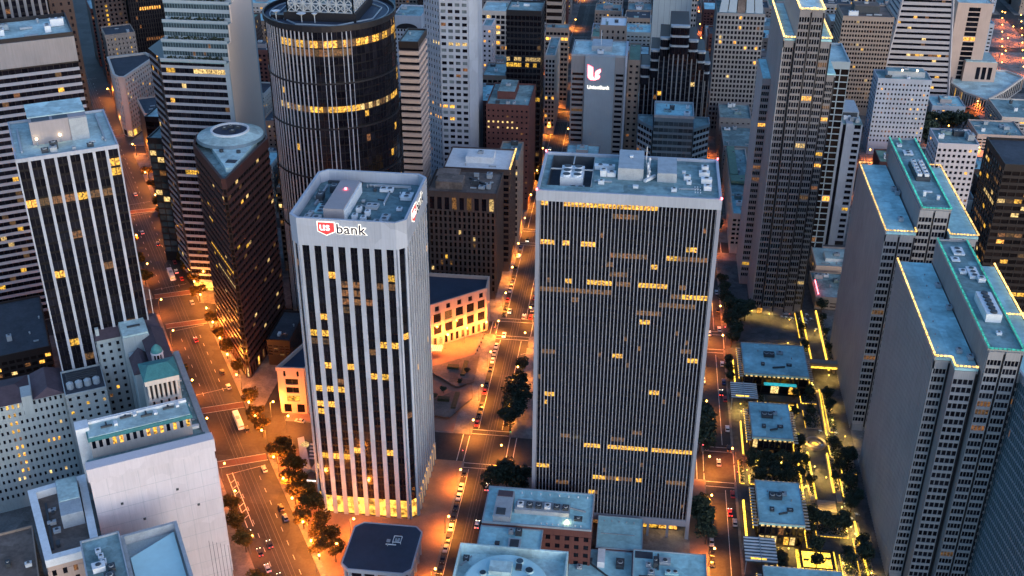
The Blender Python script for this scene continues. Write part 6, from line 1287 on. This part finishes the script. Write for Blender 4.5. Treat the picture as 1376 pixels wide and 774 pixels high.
for k, (wh, pts) in enumerate([('along the far cross street left of the cable cars', [(-80-i*26, 723-4+(i % 2)*8) for i in range(5)]), ('along the second far cross street', [(-80-i*24, 826+(i % 2)*6) for i in range(6)]), ('along the third far cross street', [(-85-i*28, 934+(i % 2)*6) for i in range(6)]),
        ('along the far cross street right of the cable cars', [(-40+i*17, 826+(i % 2)*6) for i in range(5)]), ('along the distant road at the upper right', [(303+i*6, 985+i*24) for i in range(8)]), ('along the other side of the distant road', [(318+i*6, 975+i*24) for i in range(8)]), ('among the far blocks beyond the sloped tower', [(60+i*20, 940+(i % 3)*5) for i in range(5)]), ('far up the plaza street', [(50.2, 980+i*45) for i in range(5)]), ('on the street below the pyramid', [(160+i*13, 766+(i % 2)*3) for i in range(5)])]):
    for i, (x, y) in enumerate(pts):
        o = bpy.data.objects.new('street_lamp', None); COL.objects.link(o); o.location = (x, y, .15); o.empty_display_size = .1; tag(o, f'{ordn(i)} small lamp {wh}', 'street lamp', 'distant street lamps')
        link('pole', POLE, o); link('arm', ARM, o); link('lamp_head', HEAD, o)
        if i % 2 == 0: l_ = bpy.data.objects.new('lamp_light', LO); COL.objects.link(l_); l_.parent = o; l_.location = (1.6, 0, 7.7)
# low garden lamps
PM = MB(); PM.frustum((0, 0), .08, .06, 0, 2.6, 'pole_metal', 6); GP = PM.data('post'); PM = MB(); PM.frustum((0, 0), .2, .3, 2.6, 3.1, 'led_gold', 8); GH = PM.data('globe')
GW = ['light ropes at the far end', 'right end of the far walkway', 'long pool, on its right', 'grey slab tower, beside the long walkway', 'grey slab tower, nearer the ring', 'blue-roofed block facing the ring', 'fountain ring, on its far right', 'fountain ring, at its left', 'farther slab tower foot near the ring', 'garden planters, middle', 'garden planters, left', 'garden steps, on their right', 'foot of the garden steps', 'hedge trees, left', 'hedge trees, right', 'nearer slab tower, upper', 'square pool, left', 'square pool, right', 'farther glass canopy', 'nearer slab tower, lowest', 'forecourt of the tallest stepped tower, left of centre', 'forecourt of the tallest stepped tower, right', 'forecourt of the tallest stepped tower, far left']
for i, ((x, y), wh) in enumerate(zip([(88, 500), (97, 520), (90, 470), (97, 455), (96, 440), (78, 430), (92, 428), (82, 420), (96, 415), (88, 397), (79, 390), (92, 378), (86, 374), (60, 405), (70, 405), (95, 362), (68, 350), (88, 344), (55, 448), (98, 340), (75, 535), (85, 530), (66, 537)], GW)):
    o = bpy.data.objects.new('garden_lamp', None); COL.objects.link(o); o.location = (x, y, .15); o.empty_display_size = .1; tag(o, f'small yellow garden lamp by the {wh}', 'garden lamp', 'garden lamps on the promenade')
    link('post', GP, o); link('globe', GH, o); l_ = bpy.data.objects.new('lamp_light', LY); COL.objects.link(l_); l_.parent = o; l_.location = (0, 0, 3.6)
# ================================================================ vehicles
def extr(mb, prof, w_, mat):
    n = len(prof); b0 = len(mb.v); k = mb.m(mat)
    mb.v += [(-w_/2, y, z) for y, z in prof]+[(w_/2, y, z) for y, z in prof]
    for i in range(n): j = (i+1) % n; mb.f.append((b0+i, b0+j, b0+n+j, b0+n+i)); mb.mi.append(k)
    mb.f.append(tuple(b0+n-1-i for i in range(n))); mb.mi.append(k); mb.f.append(tuple(b0+n+i for i in range(n))); mb.mi.append(k)
CARM = {}
def carmesh(col):
    if col in CARM: return CARM[col]
    mb = MB(); extr(mb, [(-2.3, .35), (-2.35, .75), (-2.2, .95), (-1.3, 1.02), (1.0, 1.02), (2.1, .88), (2.32, .7), (2.32, .35)][::-1], 1.82, 'paint_'+col); body = mb.data('body')
    mb = MB(); pb = [(-1.9, 1.0), (-1.3, 1.42), (.35, 1.42), (1.15, 1.0)]; extr(mb, pb[::-1], 1.62, 'glass'); cab = mb.data('window_band')
    mb = MB(); mb.box(-.74, .74, -1.25, .32, 1.4, 1.48, 'paint_'+col); rf = mb.data('roof')
    CARM[col] = (body, cab, rf); return CARM[col]
mb = MB()
def cyl_x(mb, r, w_, mat, n=10):
    A = [(-w_/2, r*math.cos(6.2832*i/n), r*math.sin(6.2832*i/n)) for i in range(n)]; b0 = len(mb.v); k = mb.m(mat); mb.v += A+[(w_/2, y, z) for _, y, z in A]
    for i in range(n): j = (i+1) % n; mb.f.append((b0+i, b0+j, b0+n+j, b0+n+i)); mb.mi.append(k)
    mb.f.append(tuple(b0+n-1-i for i in range(n))); mb.mi.append(k); mb.f.append(tuple(b0+n+i for i in range(n))); mb.mi.append(k)
cyl_x(mb, .34, .24, 'rubber'); cyl_x(mb, .19, .26, 'plant_grey', 8); WH = mb.data('wheel')
HL = part_box(.34, .06, .16, 'head_light'); TL = part_box(.36, .06, .16, 'tail_light'); HLo = part_box(.34, .06, .16, 'plant_white'); TLo = part_box(.36, .06, .16, 'paint_red')
def car(x, y, rz, col, label, group, on=False):
    o = bpy.data.objects.new('car', None); COL.objects.link(o); o.location = (x, y, .012); o.rotation_euler = (0, 0, rz); o.empty_display_size = .1; tag(o, label, 'car', group)
    bd, cb, rf = carmesh(col); link('body', bd, o); link('window_band', cb, o); link('roof', rf, o)
    for sx in (-.82, .82):
        for y_ in (-1.4, 1.4): link('wheel', WH, o, (sx, y_, .34))
    for sx in (-.6, .6): link('headlight', HL if on else HLo, o, (sx, 2.3, .62), math.pi); link('taillight', TL if on else TLo, o, (sx, -2.33, .7))
cr = random.Random(21); cols = ['black', 'white', 'silver', 'black', 'white', 'silver', 'red', 'blue', 'black']
def crow(pts, rz, where, group, mk=False, on=False):
    for i, p in enumerate(pts):
        x, y = st(*p[:2]) if mk else p[:2]; c = p[2] if len(p) > 2 else cr.choice(cols)
        car(x, y, rz+(TH if mk else 0)+cr.uniform(-.02, .02), c, f'{ordn(i)} car from the front, {c}, {"driving" if on else "parked"} {where}', group, on)
crow([(-65.2, y, c) for y, c in ((306, 'black'), (318, 'white'), (324.5, 'black'), (330.5, 'black'), (336.5, 'silver'), (342.5, 'black'), (349, 'white'), (355.5, 'black'), (362, 'black'), (368.5, 'white'), (375, 'silver'), (384, 'black'))], math.pi, 'along the left kerb beside the bank tower', 'cars parked beside the bank tower')
crow([(-65.2, y) for y in (421, 428, 435.5, 447, 454, 468, 475, 482, 489)], math.pi, 'along the left kerb behind the bank tower', 'cars parked behind the bank tower')
crow([(-65.2, y) for y in (522, 529, 537, 548, 556, 563, 575, 590, 600)], math.pi, 'along the left kerb beyond the stone annex', 'cars parked beyond the stone annex')
crow([(-50.8, y) for y in (520, 528, 541, 549, 560, 580, 592, 632, 650, 670, 690)], 0, 'along the right kerb beyond the finned tower', 'cars parked beyond the finned tower')
crow([(-55.0, 352, 'white'), (-54.2, 376, 'white'), (-54.5, 520, 'silver'), (-55, 640, 'black')], 0, 'away along the cable car street', 'cars driving away on the cable car street', on=True)
crow([(-62.6, 500, 'white'), (-62.6, 525, 'silver'), (-62.4, 612, 'black'), (-62, 700, 'black'), (-62, 760, 'silver')], math.pi, 'towards the camera on the cable car street', 'cars driving towards the camera', on=True)
crow([(38.6, y, c) for y, c in ((341, 'black'), (347, 'black'), (353, 'silver'), (358.8, 'black'), (364.5, 'white'), (370.5, 'black'), (416, 'black'), (423, 'white'), (436, 'silver'), (443, 'black'), (470, 'white'), (490, 'black'))], math.pi, 'along the left kerb of the plaza street', 'cars parked on the left of the plaza street')
crow([(48.4, y) for y in (366, 384, 416, 431, 455, 470, 486, 520, 540, 560)], 0, 'along the right kerb of the plaza street', 'cars parked on the right of the plaza street')
crow([(46.8, 372, 'red'), (43.5, 405, 'silver'), (46.8, 460, 'black'), (43, 515, 'white'), (46.6, 575, 'black'), (43, 640, 'white')], 0, 'along the plaza street', 'cars driving on the plaza street', on=True)
crow([(53.4, 349, 'black'), (58.0, 352, 'black'), (54, 339, 'silver'), (57, 332, 'black'), (52.6, 361, 'silver'), (62, 520, 'red'), (66.5, 600, 'white'), (63, 640, 'black'), (57, 660, 'silver'), (62, 720, 'white'), (57, 780, 'black')], 0, 'along the avenue', 'cars driving on the avenue', True, True)
crow([(67.8, t) for t in (365, 372, 400, 432, 470, 484, 560, 590, 612, 630)], 0, 'along the right kerb of the avenue', 'cars parked on the right of the avenue', True)
crow([(-133, 411, 'white'), (-128, 408, 'silver'), (-146, 413, 'silver'), (-126, 403, 'white')], 1.4, 'on the side street left of the bank tower', 'cars on the side street by the bank tower')
crow([(84, 541, 'white'), (79, 542, 'white'), (72, 541, 'black'), (66, 542, 'silver')], math.pi/2, 'before the tallest stepped tower', 'cars before the tallest stepped tower', on=True)
def bus(x, y, rz, col, label, secs, cat='bus', wl='glass'):
    o = bpy.data.objects.new('bus', None); COL.objects.link(o); o.location = (x, y, .012); o.rotation_euler = (0, 0, rz); o.empty_display_size = .1; tag(o, label, cat)
    y0 = 0
    for k, L_ in enumerate(secs):
        mb = MB(); mb.box(-1.28, 1.28, y0, y0+L_, .35, 1.5, col); mb.box(-1.28, 1.28, y0, y0+L_, 2.3, 3.0, col); mb.box(-1.1, 1.1, y0+.3, y0+L_-.3, 3.0, 3.15, col); link('body', mb.data('body'), o)
        for i in range(int(L_/1.6)):
            mb = MB(); a = y0+.15+i*1.6; mb.box(-1.24, 1.24, a, a+1.42, 1.5, 2.3, wl); link('window', mb.data('window'), o)
        for yy in (y0+1.8, y0+L_-2):
            for sx in (-1.1, 1.1): q = link('wheel', WH, o, (sx, yy, .45)); q.scale = (1.2, 1.35, 1.35)
        mb = MB(); mb.box(-.8, .8, y0+L_*.4, y0+L_*.6, 3.15, 3.4, 'plant_grey'); link('roof_unit', mb.data('roof_unit'), o)
        y0 += L_+.8
        if k < len(secs)-1: mb = MB(); mb.box(-1.15, 1.15, y0-.78, y0-.02, .5, 2.9, 'rubber'); link('bellows', mb.data('bellows'), o)
    for sx in (-.9, .9): link('headlight', HL, o, (sx, y0-.8, .8), math.pi); link('taillight', TL, o, (sx, 0, .8))
bus(-57.4, 332, math.pi, 'paint_yellow', 'long yellow articulated bus added in place of a light trail on the cable car street', (8.2, 8.2))  # yellow bus added to stand in for a streak of passing light
x, y = st(65.5, 433); bus(x, y, TH, 'paint_white', 'white bus with lit windows on the avenue by the brick crosswalk', (12.5,), wl='lit_pale')
x, y = st(63, 590); bus(x, y, TH, 'paint_white', 'white bus farther up the avenue beside the striped tower', (12,), wl='lit_pale')
# traffic signals
PM = MB(); PM.frustum((0, 0), .1, .07, 0, 4.6, 'pole_metal', 6); SP_ = PM.data('post'); PM = MB(); PM.box(-.22, .22, -.2, .2, 4.0, 5.1, 'paint_black'); SB = PM.data('signal_box')
PM = MB(); PM.frustum((0, -.22), .14, .14, 4.75, 4.95, 'beacon', 8); SR = PM.data('signal_lens'); PM = MB(); PM.frustum((0, -.22), .14, .14, 4.15, 4.35, 'sign_green', 8); SG = PM.data('signal_lens')
for i, (x, y, gr, wh) in enumerate([(-67.5, 394.5, 0, 'left near corner of the crossing beside the bank tower'), (-48.5, 411.5, 1, 'right far corner of the crossing beside the bank tower'), (-67.5, 500, 0, 'left near corner by the stone annex'), (-48.5, 515, 1, 'right corner behind the finned tower'), (36.5, 411.5, 0, 'left corner of the plaza street crossing'), (50.5, 394, 0, 'right corner of the plaza street crossing'), (50.8, 515, 0, 'corner below the tallest stepped tower'), (36.5, 610, 1, 'left kerb farther up the plaza street'), (50.5, 725, 1, 'corner by the courtyard roof block')]):
    o = bpy.data.objects.new('traffic_light', None); COL.objects.link(o); o.location = (x, y, .15); o.empty_display_size = .1; tag(o, f'{"green" if gr else "red"} traffic light at the {wh}', 'traffic light', 'traffic lights'); link('post', SP_, o); link('signal_box', SB, o); link('signal_lens', SG if gr else SR, o)
for i, (x, y, wh) in enumerate([(59, 500, 'left forecourt edge by the trees'), (70, 503, 'middle of the far forecourt'), (82, 506, 'right forecourt by the walkway'), (99, 478, 'end of the footbridge'), (85, 488, 'corner of the largest retail block'), (55, 442, 'street corner of the ring block'), (76, 443, 'back corner of the ring block'), (100, 428, 'slab tower wall by the ring'), (55, 398, 'street end of the wide bed'), (84, 404, 'stairway bed, left'), (95, 396, 'stairway bed, right'), (80, 376, 'tall bushes, left end'), (94, 366, 'tall bushes, right end'), (62, 352, 'edge of the street canopy'), (86, 337, 'near corner of the square pool')]):
    o = bpy.data.objects.new('garden_lamp', None); COL.objects.link(o); o.location = (x, y, .15); o.empty_display_size = .1; tag(o, f'small yellow garden lamp at the {wh}', 'garden lamp', 'garden lamps on the promenade')
    link('post', GP, o); link('globe', GH, o); l_ = bpy.data.objects.new('lamp_light', LY); COL.objects.link(l_); l_.parent = o; l_.location = (0, 0, 3.6)
# ================================================================ promenade planting beds, tables and hedges
hb = random.Random(77)
def bed(x0, x1, y0, y1, label, lit=True):
    b = B('planter', label, 'planter', (x0+x1)/2, (y0+y1)/2, group='planting beds on the promenade')
    b.box('rim', x0, x1, y0, y1, .12, .75, 'tan_stone'); mb = MB()
    n = int(max(30, (x1-x0)*(y1-y0)*5)); o = b.o
    for i in range(min(n, 420)):
        c_ = Vector((hb.uniform(x0+.3, x1-.3)-o[0], hb.uniform(y0+.3, y1-.3)-o[1], hb.uniform(.8, 2.0))); r = hb.uniform(.25, .5)
        v1 = Vector((hb.gauss(0, 1), hb.gauss(0, 1), hb.gauss(0, .7))).normalized()*r; v2 = v1.cross(Vector((hb.gauss(0, 1), hb.gauss(0, 1), hb.gauss(0, 1)))).normalized()*r*.8
        mb.face([c_-v1, c_+v2, c_+v1, c_-v2], 'leaf_dark')
    b.mesh('shrubs', mb, kind='stuff')
    if lit:
        strip(b, [(x0-.15, y0, .55), (x0-.15, y1, .55)], .1, 'led_gold')
        if hb.random() < .6: strip(b, [(x0, y0-.15, .55), (x1, y0-.15, .55)], .1, 'led_gold')
for x0, x1, y0, y1, lb in [(89.3, 91.8, 494, 512, 'walkway, upper left'), (89.3, 91.8, 516, 542, 'far left of the light-edged walkway'), (101, 103.6, 494, 540, 'foot of the farther slab tower beside the walkway'), (83, 90, 470, 482, 'right of the largest retail block'), (84, 91, 456, 466, 'right of the long pool'), (94.5, 97.5, 434, 466, 'long walkway on its right'), (84, 91, 436, 450, 'long walkway on its left, above the ring'),
   (77, 80.5, 411, 430, 'right of the block facing the ring'), (92.6, 95.6, 412, 430, 'right of the fountain ring'), (56, 80, 404.5, 408.5, 'dark hedge strip before the block facing the ring'), (56, 79, 392, 398, 'wide bed behind the block above the square pool'), (80.4, 82.4, 387, 414, 'left of the garden stairway'), (91.2, 93.2, 390, 414, 'right of the garden stairway'), (94.5, 101, 388, 400, 'under the nearer slab tower by the stairs'),
   (76, 79.4, 354, 380, 'right side of the block above the square pool'), (80.5, 93, 362, 370, 'row of tall bushes above the square pool'), (88, 94, 340, 352, 'right of the square pool'), (63.5, 66, 335, 352, 'between the street canopy and the square pool'), (94.5, 99.6, 340, 362, 'foot of the nearer slab tower'), (58, 84, 332, 334.6, 'below the square pool'), (63.6, 67, 444, 460, 'between the far canopy and the long pool'), (96, 102, 404, 416, 'in the corner between both slab towers'), (52, 54, 392, 408, 'street side of the plaza between two blocks')]:
    bed(x0, x1, y0, y1, f'shrub-filled stone planter, {lb}')
trow([(86, 475, .8), (88, 460, .8), (87, 445, .7), (96, 450, .8), (96, 460, .8), (79, 420, .7), (94, 420, .8), (60, 394.5, .9), (66, 395, .9), (73, 395, .9), (58, 406, .9), (64, 406.5, .9), (71, 406, .9), (77, 406.5, .8), (81.4, 395, .6), (92.2, 398, .6), (97, 393, 1), (77.6, 362, .6), (77.6, 374, .6), (83, 366, 1), (87, 366.4, 1), (91, 365.6, 1), (91, 346, .7), (64.8, 343.5, .7), (97, 350, .9), (97, 358, .8), (78, 343, .8), (99, 410, 1), (90.5, 505, .6), (90.5, 522, .6), (102.4, 505, .6), (102.4, 520, .6), (102.4, 534, .6)], 1.0, 'in the planters of the promenade', 'planter trees on the promenade')
ctp = sorted([(hb.uniform(78, 100), hb.choice((hb.uniform(336, 360), hb.uniform(372, 384), hb.uniform(420, 445), hb.uniform(468, 482), hb.uniform(525, 545)))) for _ in range(26)], key=lambda p: p[1])
for i, (x, y) in enumerate(ctp):
    #.uniform(78, 100), hb.choice((hb.uniform(336, 360), hb.uniform(372, 384), hb.uniform(420, 445), hb.uniform(468, 482), hb.uniform(525, 545)))
    o = bpy.data.objects.new('cafe_table', None); COL.objects.link(o); o.location = (x, y, .16); o.empty_display_size = .1; tag(o, f'{ordn(i)} small round cafe table from the near end of the promenade', 'table', 'cafe tables on the promenade')
    if i == 0:
        mb = MB(); mb.frustum((0, 0), .7, .7, .7, .76, 'plant_white', 12); CT = mb.data('table_top'); mb = MB(); mb.frustum((0, 0), .3, .08, 0, .7, 'pole_metal', 8); CP = mb.data('pedestal'); mb = MB(); mb.frustum((0, 0), .22, .22, 0, .46, 'plant_grey', 8); CS = mb.data('stool')
    link('table_top', CT, o); link('pedestal', CP, o)
    for a in (0, 2.1, 4.2): link('stool', CS, o, (1.1*math.cos(a), 1.1*math.sin(a), 0))
# roof railings and patched membranes on the big flat roofs
